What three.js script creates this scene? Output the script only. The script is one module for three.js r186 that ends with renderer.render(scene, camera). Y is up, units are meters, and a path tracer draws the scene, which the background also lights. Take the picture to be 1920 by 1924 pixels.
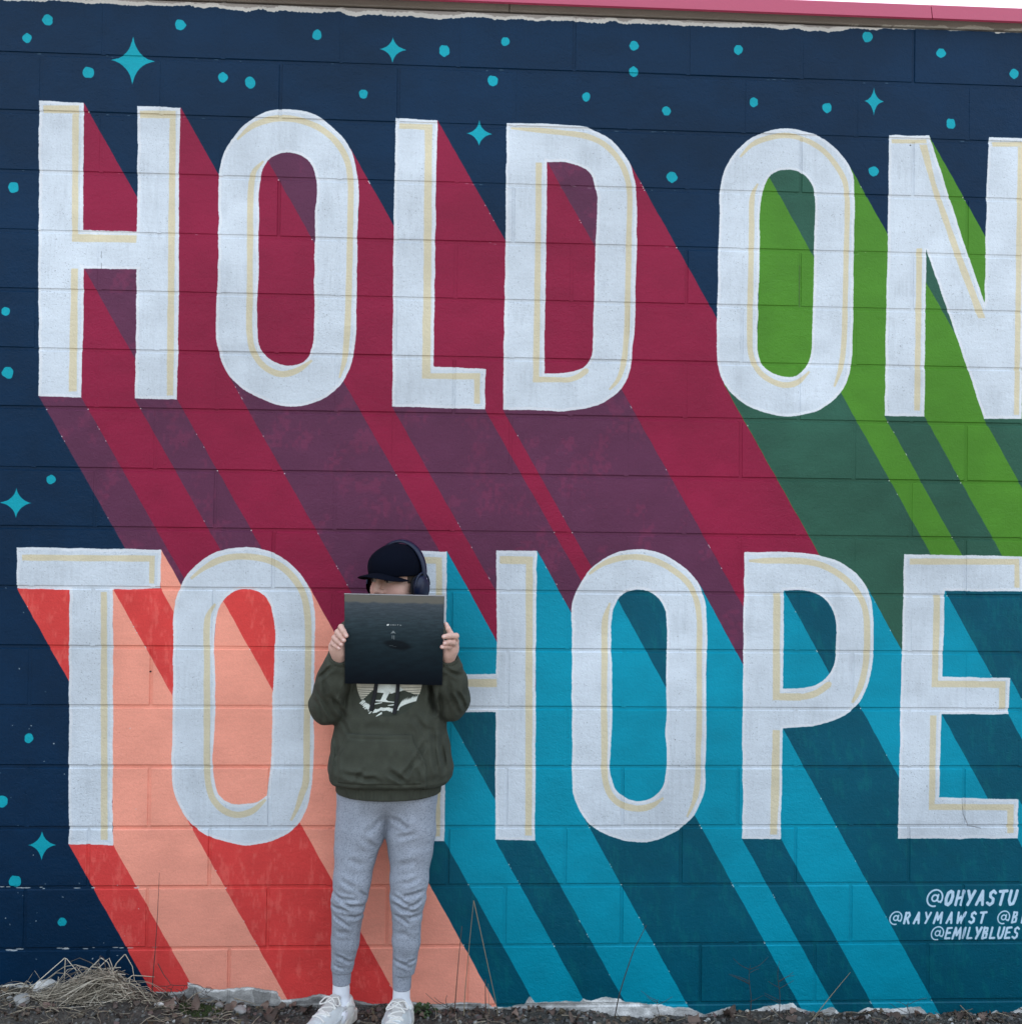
import * as THREE from 'three';
import { mergeGeometries, toCreasedNormals } from 'three/addons/utils/BufferGeometryUtils.js';
import { RoundedBoxGeometry } from 'three/addons/geometries/RoundedBoxGeometry.js';

// ------------------------------------------------------------------ camera, sky, sun, exposure
const scene = new THREE.Scene();
const camera = new THREE.PerspectiveCamera(2 * Math.atan(962 / 2078) * 180 / Math.PI, 1021 / 1024, 0.05, 400);
camera.position.set(1.2198, 1.6485, 3.85);
camera.rotation.set(0.01649, -0.0537, 0.01228, 'YXZ');
const renderer = new THREE.WebGLRenderer();
renderer.toneMapping = THREE.LinearToneMapping;
renderer.toneMappingExposure = 2.12;
renderer.shadowMap.enabled = true;

const SUN = new THREE.Vector3(-0.30, 0.86, -0.56).normalize();   // behind the wall, up to the left: the whole face stands in open shade
{
  const W = 512, H = 256, px = new Float32Array(W * H * 4);
  for (let r = 0; r < H; r++) for (let c = 0; c < W; c++) {
    const up = ((r + 0.5) / H - 0.5) * Math.PI, az = ((c + 0.5) / W - 0.5) * 2 * Math.PI;
    const y = Math.sin(up), x = Math.cos(az) * Math.cos(up), z = Math.sin(az) * Math.cos(up);
    const e = Math.max(0, y), k = Math.pow(1 - e, 2.2), g = Math.max(0, x * SUN.x + y * SUN.y + z * SUN.z), glow = 0.35 * Math.pow(g, 12);
    const i = (r * W + c) * 4;
    px[i] = 0.66 + 0.27 * k + glow; px[i + 1] = 0.78 + 0.19 * k + glow; px[i + 2] = 0.93 + 0.08 * k + glow * 0.9; px[i + 3] = 1;
  }
  const sky = new THREE.DataTexture(px, W, H, THREE.RGBAFormat, THREE.FloatType);
  sky.mapping = THREE.EquirectangularReflectionMapping; sky.magFilter = THREE.LinearFilter; sky.needsUpdate = true;
  scene.background = sky; scene.environment = sky;
}
const sun = new THREE.DirectionalLight(0xfff1dc, 3.4);
sun.position.copy(SUN).multiplyScalar(30).add(new THREE.Vector3(1.4, 0, 0)); sun.target.position.set(1.4, 0, 0);
sun.castShadow = true; sun.shadow.radius = 1; sun.shadow.mapSize.set(2048, 2048);
Object.assign(sun.shadow.camera, { left: -14, right: 14, top: 14, bottom: -14, near: 1, far: 80 });
scene.add(sun, sun.target);

// ------------------------------------------------------------------ helpers
let seedState = 20231;
function rnd() { seedState = (seedState + 0x6d2b79f5) | 0; let t = Math.imul(seedState ^ (seedState >>> 15), 1 | seedState); t = (t + Math.imul(t ^ (t >>> 7), 61 | t)) ^ t; return ((t ^ (t >>> 14)) >>> 0) / 4294967296; }
const R = (a, b) => a + (b - a) * rnd();
const V = (x, y, z) => new THREE.Vector3(x, y, z);
const clamp = (x, a = 0, b = 1) => Math.min(b, Math.max(a, x));
const lerp = (a, b, t) => a + (b - a) * t;
const smooth = (a, b, x) => { const t = clamp((x - a) / (b - a)); return t * t * (3 - 2 * t); };
const NT = new Float32Array(65536); for (let i = 0; i < 65536; i++) NT[i] = rnd();
function noise2(x, y) {                                             // value noise, 0..1, period 256
  const xi = Math.floor(x), yi = Math.floor(y); let fx = x - xi, fy = y - yi; fx = fx * fx * (3 - 2 * fx); fy = fy * fy * (3 - 2 * fy);
  const a = (xi & 255), b = ((xi + 1) & 255), c = (yi & 255) << 8, d = ((yi + 1) & 255) << 8;
  return (NT[a + c] * (1 - fx) + NT[b + c] * fx) * (1 - fy) + (NT[a + d] * (1 - fx) + NT[b + d] * fx) * fy;
}
const fbm2 = (x, y) => (noise2(x, y) * 0.5 + noise2(x * 2.03 + 17.1, y * 2.03 + 5.7) * 0.28 + noise2(x * 4.1 + 3.3, y * 4.1 + 41) * 0.15 + noise2(x * 8.3, y * 8.3 + 9) * 0.07);
const h3 = (x, y, z) => NT[(x * 73 + y * 1879 + z * 26417) & 65535];
function noise3(x, y, z) {
  const xi = Math.floor(x), yi = Math.floor(y), zi = Math.floor(z); let fx = x - xi, fy = y - yi, fz = z - zi;
  fx = fx * fx * (3 - 2 * fx); fy = fy * fy * (3 - 2 * fy); fz = fz * fz * (3 - 2 * fz);
  const l = (k) => lerp(lerp(h3(xi, yi, k), h3(xi + 1, yi, k), fx), lerp(h3(xi, yi + 1, k), h3(xi + 1, yi + 1, k), fx), fy);
  return lerp(l(zi), l(zi + 1), fz);
}
const used = new Map();
function numbered(name) { const n = used.get(name) ?? 0; used.set(name, n + 1); return n ? name + '_' + String(n).padStart(3, '0') : name; }
function shadow(o) { o.castShadow = o.receiveShadow = true; return o; }
function tag(o, label, category, group, kind) {
  if (label) o.userData.label = label;
  if (category) o.userData.category = category;
  if (group) o.userData.group = group;
  if (kind) o.userData.kind = kind;
  return o;
}
function thing(name, label, category, [x, y, z], group) { const g = new THREE.Group(); g.name = numbered(name); g.position.set(x, y, z); scene.add(g); return tag(g, label, category, group); }
function part(name, geometry, material, parent) { const m = shadow(new THREE.Mesh(geometry, material)); m.name = name; parent.add(m); return m; }
function solo(name, geometry, material, label, category, group, kind) { const m = shadow(new THREE.Mesh(geometry, material)); m.name = numbered(name); scene.add(m); return tag(m, label, category, group, kind); }
const canvas = (w, h) => { const c = document.createElement('canvas'); c.width = w; c.height = h; return c; };
const lin = (r, g, b) => new THREE.Color().setRGB(r, g, b);
const css = (r, g, b) => '#' + lin(r, g, b).getHexString();          // a linear base colour as a canvas colour
const mat = (color, roughness, more = {}) => new THREE.MeshStandardMaterial({ color, roughness, ...more });
function dataMap(size, fill, srgb, repeat = 1) {
  const d = new Uint8Array(size * size * 4);
  for (let y = 0; y < size; y++) for (let x = 0; x < size; x++) { const c = fill(x / size, y / size, x, y), i = (y * size + x) * 4; d[i] = c[0]; d[i + 1] = c[1]; d[i + 2] = c[2]; d[i + 3] = 255; }
  const t = new THREE.DataTexture(d, size, size); t.wrapS = t.wrapT = THREE.RepeatWrapping; t.magFilter = THREE.LinearFilter; t.minFilter = THREE.LinearMipmapLinearFilter;
  if (srgb) t.colorSpace = THREE.SRGBColorSpace;
  t.repeat.set(repeat, repeat); t.needsUpdate = true;
  return t;
}
// thin round stalk or cord along points, radii given per point
function stalk(points, r0, r1, sides = 5, seg = 0) {
  const curve = new THREE.CatmullRomCurve3(points, false, 'centripetal'), n = seg || Math.max(4, points.length * 4), g = new THREE.TubeGeometry(curve, n, 1, sides, false), p = g.attributes.position, nn = g.attributes.normal;
  for (let i = 0; i <= n; i++) { const c = curve.getPointAt(i / n), r = lerp(r0, r1, i / n); for (let j = 0; j <= sides; j++) { const k = i * (sides + 1) + j; p.setXYZ(k, c.x + nn.getX(k) * r, c.y + nn.getY(k) * r, c.z + nn.getZ(k) * r); } }
  return g;
}
const bare = (g) => { const o = g.index ? g.toNonIndexed() : g; for (const k of Object.keys(o.attributes)) if (!['position', 'normal', 'uv'].includes(k)) o.deleteAttribute(k); return o; };
const merged = (list) => mergeGeometries(list.map(bare));

// Letter outlines of the mural, in millimetres along and up the wall: k colour family, o outline, h holes, b cream panels, s cream brush lines with their width
const LETTERS = [
  { n: 'H', k: 0, o: [-209,3101,-59,3098,-58,3037,-53,2660,127,2659,128,2774,122,3093,269,3092,267,2962,271,2645,274,2392,274,2083,131,2085,132,2263,130,2531,-49,2528,-48,2385,-48,2083,-191,2088,-198,2444,-205,2821], h: [],
    b: [[-195,3085,-74,3089,-74,3063,-194,3060], [-97,3061,-74,3062,-70,2646,128,2647,126,2621,-90,2618], [-90,2525,-68,2526,-64,2105,-91,2104], [131,3077,253,3081,253,3056,132,3052], [233,3054,253,3055,258,2581,261,2097,239,2096,235,2581]], s: [] },
  { n: 'O', k: 0, o: [637,3099,725,3085,801,3033,853,2967,878,2872,881,2661,881,2438,880,2317,870,2234,840,2157,777,2099,703,2071,640,2068,565,2088,489,2131,438,2187,411,2256,402,2332,405,2522,405,2712,405,2871,420,2941,456,3003,505,3055,568,3089], h: [[639,2949,683,2939,721,2906,735,2861,735,2721,735,2530,736,2371,732,2276,713,2231,663,2209,625,2210,581,2234,549,2278,543,2335,544,2525,542,2716,543,2830,552,2888,576,2927,608,2944]],
    b: [], s: [[[463,2988,512,3035,568,3060,618,3068,681,3061,751,3034,808,2985,841,2928,854,2865,856,2724,854,2469,850,2310,842,2227,827,2169], 21], [[555,2916,524,2880,514,2829,513,2651,515,2461,517,2315,531,2252,569,2202,626,2178,682,2192,732,2228], 21]] },
  { n: 'L', k: 0, o: [1008,3080,1153,3077,1151,2897,1151,2668,1151,2439,1152,2216,1332,2209,1332,2069,1010,2073,1008,2379,1006,2721,1008,2949], h: [],
    b: [[1021,3063,1136,3063,1135,3034,1141,2191,1314,2195,1314,2088,1293,2088,1292,2173,1111,2172,1112,2495,1110,3033,1109,3043,1021,3044]], s: [] },
  { n: 'D', k: 0, o: [1395,3075,1526,3078,1612,3075,1682,3068,1746,3039,1798,2994,1833,2940,1848,2888,1856,2825,1858,2686,1856,2513,1854,2398,1846,2283,1835,2202,1807,2150,1750,2103,1681,2079,1624,2069,1509,2069,1395,2069,1394,2388,1396,2674], h: [[1538,2942,1620,2941,1660,2929,1695,2901,1710,2856,1713,2683,1710,2510,1707,2337,1702,2263,1680,2228,1634,2207,1588,2199,1538,2198,1538,2448,1539,2735]],
    b: [[1499,2939,1520,2939,1520,2735,1520,2448,1519,2187,1611,2187,1611,2168,1498,2167,1499,2447,1500,2734]], s: [[[1410,3058,1526,3053,1613,3046,1670,3039,1728,3018,1775,2979,1810,2928,1829,2859,1830,2686,1828,2455,1825,2340,1815,2236,1795,2178,1767,2146], 20], [[1594,2177,1623,2178,1657,2190,1691,2216], 19]] },
  { n: 'O', k: 1, o: [2388,3088,2442,3083,2508,3064,2569,3021,2605,2981,2627,2940,2636,2880,2637,2720,2636,2541,2634,2363,2629,2245,2611,2185,2575,2131,2528,2095,2468,2073,2408,2063,2337,2071,2265,2096,2205,2136,2169,2182,2150,2247,2147,2294,2148,2530,2152,2766,2156,2884,2174,2944,2203,2992,2250,3041,2310,3073], h: [[2389,2942,2431,2937,2461,2920,2485,2888,2493,2852,2492,2716,2491,2538,2488,2360,2484,2283,2467,2241,2431,2208,2383,2204,2347,2215,2305,2250,2293,2297,2293,2415,2297,2651,2301,2841,2312,2883,2335,2922,2359,2936]],
    b: [], s: [[[2224,2981,2263,3024,2322,3052,2388,3063,2448,3053,2521,3014,2569,2962,2600,2909,2609,2862,2609,2660,2606,2481,2603,2333,2593,2244,2569,2172], 19], [[2288,2888,2270,2846,2267,2710,2265,2532,2264,2355,2269,2279,2299,2220,2347,2186,2395,2174,2437,2185,2479,2224], 20]] },
  { n: 'N', k: 1, o: [2761,3076,2907,3079,2976,2878,3044,2677,3114,2484,3116,2673,3121,2942,3128,3079,3267,3079,3261,2736,3256,2377,3252,2069,3114,2067,3046,2265,2978,2454,2899,2673,2898,2488,2896,2071,2752,2072,2754,2366,2759,2723], h: [],
    b: [[2771,3062,2898,3066,2899,3051,2771,3047], [2871,3046,2899,3046,2933,2907,3019,2676,3118,2428,3091,2427,3007,2640,2921,2883], [2864,2672,2884,2673,2880,2092,2859,2092], [3139,3063,3256,3067,3256,3050,3140,3046], [3233,3048,3255,3049,3242,2084,3223,2084]], s: [] },
  { n: 'T', k: 2, o: [-255,1570,229,1567,229,1434,70,1429,77,1026,80,755,85,560,-62,564,-68,899,-76,1427,-250,1431], h: [],
    b: [[-237,1545,209,1547,207,1450,191,1452,190,1526,-236,1525], [29,1421,50,1421,67,578,44,578]], s: [] },
  { n: 'O', k: 2, o: [530,1579,596,1565,657,1532,710,1479,741,1426,752,1366,755,1232,756,1032,755,799,751,755,742,702,713,635,664,592,605,569,533,559,454,573,388,599,342,636,302,702,284,755,280,799,278,1030,276,1229,277,1362,299,1448,334,1502,392,1549,458,1573], h: [[519,1435,566,1424,599,1391,613,1345,617,1165,615,1032,615,865,604,755,600,728,570,708,511,698,465,708,432,742,425,766,422,1031,417,1296,425,1363,447,1403,480,1427]],
    b: [], s: [[[331,1469,380,1509,445,1540,517,1547,604,1531,664,1492,711,1426,729,1352,734,1165,733,965,731,766,722,741,703,682,684,642], 22], [[415,1383,392,1343,391,1163,394,964,398,799,405,755,419,715,453,679,499,662,551,675,597,715], 22]] },
  { n: 'H', k: 3, o: [1068,1573,1206,1572,1207,1362,1208,1148,1382,1148,1381,1363,1377,1577,1519,1577,1519,1272,1522,902,1524,572,1386,575,1384,810,1382,1016,1210,1017,1211,810,1210,569,1076,573], h: [],
    b: [[1087,1553,1190,1552,1196,1131,1384,1131,1386,1103,1174,1104,1168,1529,1087,1530], [1175,1012,1195,1012,1195,586,1175,586], [1390,1558,1505,1557,1509,1087,1513,589,1490,589,1485,1087,1481,1531,1390,1532]], s: [] },
  { n: 'O', k: 3, o: [1871,1586,1925,1582,1986,1558,2047,1516,2092,1464,2111,1415,2118,1350,2120,1105,2121,904,2120,825,2118,754,2099,689,2067,641,2029,608,1974,582,1903,564,1838,571,1772,593,1717,625,1678,679,1656,733,1651,798,1650,905,1647,1049,1646,1265,1644,1384,1654,1427,1675,1471,1707,1515,1756,1553,1810,1578], h: [[1877,1445,1916,1438,1949,1414,1971,1381,1978,1322,1978,1159,1980,996,1978,960,1980,809,1967,754,1934,722,1885,707,1841,719,1803,749,1789,787,1786,906,1788,941,1786,1158,1785,1347,1791,1385,1812,1421,1845,1439]],
    b: [], s: [[[1702,1498,1745,1531,1805,1554,1871,1560,1937,1547,2003,1512,2053,1469,2081,1415,2093,1344,2094,1214,2096,942,2094,906,2093,787,2082,711,2056,652], 20], [[1777,1399,1761,1342,1760,1212,1760,1049,1763,914,1763,879,1767,782,1787,728,1825,695,1880,682,1929,690,1973,719], 22]] },
  { n: 'P', k: 3, o: [2252,1581,2468,1580,2538,1569,2608,1543,2664,1499,2700,1444,2714,1368,2716,1272,2712,1176,2688,1094,2647,1032,2584,994,2514,974,2393,962,2392,834,2389,576,2252,577,2253,754,2251,834,2251,1106,2251,1378], h: [[2394,1447,2483,1445,2532,1425,2564,1391,2578,1347,2580,1244,2577,1189,2555,1148,2513,1117,2458,1105,2394,1102,2394,1277]],
    b: [[2356,1437,2381,1438,2382,1086,2458,1086,2458,1060,2357,1061], [2358,956,2383,956,2382,717,2376,591,2351,591]], s: [[[2268,1551,2468,1551,2538,1535,2608,1495,2658,1443,2686,1382,2694,1279,2687,1176,2667,1101,2643,1053], 22], [[2444,1072,2472,1075,2514,1088,2566,1124], 22]] },
  { n: 'E', k: 3, o: [2826,1581,3261,1578,3260,1453,2974,1452,2968,1148,3213,1143,3209,1015,2965,1014,2962,867,2957,720,3246,712,3245,574,2811,575,2813,754,2816,1030,2820,1245], h: [],
    b: [[2846,1566,3246,1569,3247,1466,3228,1466,3227,1547,2846,1544], [2934,1436,2958,1436,2952,1133,3197,1132,3197,1033,3174,1033,3174,1109,2928,1110], [2924,1009,2947,1009,2943,717,2942,697,3230,695,3229,593,3206,593,3206,674,2921,676]], s: [] },
];
const DOTS = [-254,3316,-186,3380,-45,3204,263,3380,411,3203,504,3188,732,3363,895,3160,1174,3323,1386,3363,1345,3222,1673,3177,1841,3364,1840,3273,1959,3137,2214,3363,2271,3178,2535,3166,2680,3425,2949,3377,3217,3312,2987,3125,1981,2902,2705,2944,-289,2800,-306,2374,-295,2165,-144,1802,-202,922,-286,708,-238,439,-79,302];
const STARS = [[104,3250,75,84], [994,3321,47,47], [1299,3035,45,48], [2705,3196,36,52], [-259,1721,54,52], [-152,561,47,52]];
const NOTCH = [2899,2673,2941,2561,2978,2454,3006,2371,2948,2471,2899,2551];
const PAINT_FOOT = [-806,97,-283,92,35,89,142,102,181,66,249,62,321,65,347,77,342,95,392,76,428,71,482,70,554,75,644,61,662,32,717,35,789,49,880,37,971,11,1080,21,1154,12,1300,15,1365,12,1383,-3,1494,2,1512,32,1531,10,1614,15,1688,10,1698,25,1725,17,1781,28,1828,22,1847,9,1931,3,2020,-8,2068,-12,2123,-36,2215,-10,2226,-37,2287,-24,2336,-11,2439,1,2453,-19,2522,-33,2578,-14,2609,-41,2654,-45,2706,-15,2724,-19,2794,-23,2892,-17,2927,-48,2962,-42,2990,-76,3110,-77,3166,-34,3201,-55,3265,-21,3911,-34];
const PAINT_TOP = [-966,3442,-348,3447,91,3445,191,3446,445,3440,609,3443,811,3441,830,3432,1033,3440,1107,3433,1405,3445,1668,3441,1952,3446,2124,3443,2238,3447,2546,3443,2623,3452,2817,3457,2934,3461,3110,3464,3199,3460,3248,3465,3903,3466];
// ------------------------------------------------------------------ the mural, painted in wall millimetres
const INK = {
  navy: css(0.0015, 0.0205, 0.0560), white: css(0.59, 0.645, 0.71), cream: css(0.62, 0.55, 0.395), star: css(0.004, 0.325, 0.405),
  primer: css(0.66, 0.66, 0.65),
  face: [css(0.250, 0.0130, 0.0480), css(0.072, 0.228, 0.0230), css(0.87, 0.338, 0.245), css(0.0008, 0.262, 0.382)],
  foot: [css(0.108, 0.030, 0.0680), css(0.028, 0.098, 0.0660), css(0.67, 0.058, 0.054), css(0.0006, 0.078, 0.126)],
};
const pairs = (a) => { const o = []; for (let i = 0; i < a.length; i += 2) o.push([a[i], a[i + 1]]); return o; };
// a hand-painted edge: subdivided and pushed a millimetre or two in and out
function wobble(pts, amp, closed = true) {
  const out = [];
  for (let i = 0; i < pts.length - (closed ? 0 : 1); i++) {
    const a = pts[i], b = pts[(i + 1) % pts.length], l = Math.hypot(b[0] - a[0], b[1] - a[1]), n = Math.max(1, Math.round(l / 5)), nx = -(b[1] - a[1]) / (l || 1), ny = (b[0] - a[0]) / (l || 1);
    for (let k = 0; k < n; k++) { const t = k / n, x = lerp(a[0], b[0], t), y = lerp(a[1], b[1], t), w = (noise2(x / 41 + 31, y / 41 + 7) - 0.5) * amp * 1.3 + (noise2(x / 4.5, y / 4.5 + 90) - 0.5) * amp * 0.7; out.push([x + nx * w, y + ny * w]); }
  }
  if (!closed) out.push(pts[pts.length - 1]);
  return out;
}
// corners that bend a little are drawn as one smooth stroke, sharp ones stay
function rounded(pts) {
  const out = [], n = pts.length, sharp = pts.map((p1, i) => { const p0 = pts[(i + n - 1) % n], p2 = pts[(i + 1) % n], a = Math.atan2(p1[1] - p0[1], p1[0] - p0[0]), b = Math.atan2(p2[1] - p1[1], p2[0] - p1[0]); return Math.abs(Math.atan2(Math.sin(b - a), Math.cos(b - a))) > 0.8; });
  const tangent = (i) => { const p0 = pts[(i + n - 1) % n], p1 = pts[i], p2 = pts[(i + 1) % n], l0 = Math.hypot(p1[0] - p0[0], p1[1] - p0[1]), l1 = Math.hypot(p2[0] - p1[0], p2[1] - p1[1]), k = [0, 1].map((c) => (p1[c] - p0[c]) / l0 * l1 + (p2[c] - p1[c]) / l1 * l0), m = Math.hypot(...k) || 1; return [k[0] / m, k[1] / m]; };
  for (let i = 0; i < n; i++) {
    const j = (i + 1) % n, p = pts[i], q = pts[j], l = Math.hypot(q[0] - p[0], q[1] - p[1]), chord = [(q[0] - p[0]) / l, (q[1] - p[1]) / l], u = sharp[i] ? chord : tangent(i), v = sharp[j] ? chord : tangent(j), steps = Math.max(1, Math.min(10, Math.round(l / 12)));
    for (let k = 0; k < steps; k++) { const t = k / steps, h1 = 2 * t ** 3 - 3 * t * t + 1, h2 = t ** 3 - 2 * t * t + t, h3 = -2 * t ** 3 + 3 * t * t, h4 = t ** 3 - t * t; out.push([0, 1].map((c) => h1 * p[c] + h2 * u[c] * l + h3 * q[c] + h4 * v[c] * l)); }
  }
  return out;
}
function trace(c, pts) { c.moveTo(pts[0][0], pts[0][1]); for (let i = 1; i < pts.length; i++) c.lineTo(pts[i][0], pts[i][1]); c.closePath(); }
const area = (p) => p.reduce((s, a, i) => { const b = p[(i + 1) % p.length]; return s + a[0] * b[1] - b[0] * a[1]; }, 0) / 2;
const SHAPES = LETTERS.map((l) => ({ ...l, o: rounded(pairs(l.o)), h: l.h.map((h) => rounded(pairs(h))), b: l.b.map(pairs), s: l.s.map(([p, w]) => [pairs(p), w]) }));
// the drop sides of a letter: every edge that faces down the slant is swept along it
function drop(c, s, slope, length) {
  const d = [slope, -1], quads = [], ends = [];
  for (const [ring, hole] of [[s.o, false], ...s.h.map((h) => [h, true])]) {
    const flip = (area(ring) > 0) !== hole ? 1 : -1;
    let before = null;
    for (let i = 0; i <= ring.length; i++) {
      const a = ring[i % ring.length], b = ring[(i + 1) % ring.length], l = Math.hypot(b[0] - a[0], b[1] - a[1]) || 1, nx = flip * (b[1] - a[1]) / l, ny = -flip * (b[0] - a[0]) / l;
      const face = nx * d[0] + ny * d[1] <= 0.02 ? 0 : -ny > 0.59 ? 2 : 1;
      if (face && i < ring.length) quads.push({ a, b, face, key: ((a[0] + b[0]) * d[0] + (a[1] + b[1]) * d[1]) / 2 });
      if (before !== null && before !== face) ends.push(a);
      before = face;
    }
  }
  quads.sort((p, q) => p.key - q.key);
  for (const q of quads) {
    const e = [d[0] * length, d[1] * length];
    c.fillStyle = c.strokeStyle = q.face === 2 ? INK.foot[s.k] : INK.face[s.k]; c.lineWidth = 2.2; c.lineJoin = 'round';
    const side = (p) => Array.from({ length: 120 }, (_, i) => { const t = i / 119, x = p[0] + e[0] * t, y = p[1] + e[1] * t; return [x + (noise2(x / 37, y / 37 + 8) - 0.5) * 2.6 + (noise2(x / 5 + 60, y / 5) - 0.5) * 1.3, y]; });
    c.beginPath(); trace(c, [...side(q.a), ...side(q.b).reverse()]); c.fill(); c.stroke();
  }
  return ends.map((p) => [p, d, length]);
}
function brush(c, pts, w) {                                         // a cream line that thins at both ends
  const cur = new THREE.CatmullRomCurve3(pts.map((p) => V(p[0], p[1], 0)), false, 'centripetal'), n = 60, l = [], r = [];
  for (let i = 0; i <= n; i++) { const t = i / n, p = cur.getPointAt(t), q = cur.getTangentAt(t), h = w / 2 * Math.min(1, 0.35 + Math.min(t, 1 - t) * 9); l.push([p.x - q.y * h, p.y + q.x * h]); r.push([p.x + q.y * h, p.y - q.x * h]); }
  c.beginPath(); trace(c, wobble([...l, ...r.reverse()], 1.2)); c.fill();
}
const COURSE = [0.004, 0.2090, 0.4162, 0.6185, 0.8264, 1.0311, 1.2325, 1.4350, 1.6390, 1.8395, 2.0477, 2.2470, 2.4503, 2.6512, 2.8560, 3.0623, 3.2625, 3.4680];
const CRACKS = [[10, 2588, 10, 2564], [11, 2548, 11, 2528], [2441, 2602, 2442, 2452], [3042, 715, 3046, 660, 3064, 619, 3110, 611]], HOLES = [[200, 1150, 3.2], [2839, 3042, 2.6], [298, 1939, 1.6], [2012, 922, 1.6]];
const STROKES = {                                                   // brush letters in a unit box, y up
  '@': [Array.from({ length: 22 }, (_, i) => { const a = -0.55 + i / 21 * 5.5; return [0.5 + 0.5 * Math.cos(a), 0.5 + 0.52 * Math.sin(a)]; }).flat(), Array.from({ length: 13 }, (_, i) => { const a = i / 12 * 6.283; return [0.5 + 0.19 * Math.cos(a), 0.5 + 0.2 * Math.sin(a)]; }).flat(), [.70, .72, .69, .36, .80, .26, .92, .30]],
  O: [[.55, 1, .2, .86, .06, .45, .2, .06, .5, 0, .82, .2, .94, .6, .8, .94, .55, 1]], H: [[.12, 1, .06, 0], [.1, .46, .86, .56], [.92, 1, .84, 0]], Y: [[.02, 1, .42, .5], [.95, 1, .3, 0]],
  A: [[0, 0, .56, 1, .9, 0], [.24, .34, .78, .36]], S: [[.9, .86, .6, 1, .22, .84, .28, .58, .76, .42, .8, .14, .42, -.02, .02, .12]], T: [[0, .96, 1, 1], [.52, .98, .42, 0]], U: [[.08, 1, .04, .3, .3, 0, .7, .06, .86, .4, .94, 1]],
  R: [[.1, 1, .06, 0], [.04, .95, .6, 1, .84, .76, .58, .5, .12, .46], [.42, .48, .9, 0]], M: [[0, 0, .18, 1, .46, .3, .84, 1, .94, 0]], W: [[.02, 1, .14, 0, .48, .66, .66, 0, 1, 1]], B: [[.12, 1, .06, 0], [.06, .97, .66, .96, .7, .66, .14, .54, .74, .44, .72, .08, .04, 0]],
  E: [[.86, 1, .12, .96, .04, .02, .84, .04], [.1, .52, .7, .54]], I: [[.5, 1, .42, 0]], L: [[.14, 1, .06, .02, .86, .04]],
};
function lettering(c, text, x, y, size, pitch, weight) {
  c.strokeStyle = css(0.50, 0.66, 0.80); c.lineCap = 'round'; c.lineJoin = 'round'; c.lineWidth = weight;
  for (const ch of text) {
    for (const st of STROKES[ch] ?? []) { c.beginPath(); const k = ch === '@' ? 1.16 : 1, w = size * (ch === '@' ? 0.98 : ch === 'I' ? 0.24 : ch === 'M' || ch === 'W' ? 0.72 : 0.52) * k; c.lineWidth = ch === '@' ? weight * 0.62 : weight * (0.86 + 0.28 * noise2(x / 9, y + st.length)); pairs(st).forEach(([u, v], i) => { const X = x + u * w + v * size * 0.22, Y = y + v * size * k - (k - 1) * size * 0.5; i ? c.lineTo(X, Y) : c.moveTo(X, Y); }); c.stroke(); }
    x += ch === ' ' ? pitch * 0.8 : ch === '@' ? size * 1.16 + pitch * 0.3 : ch === 'I' ? pitch * 0.6 : ch === 'M' || ch === 'W' ? pitch * 1.28 : pitch;
  }
}
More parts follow.
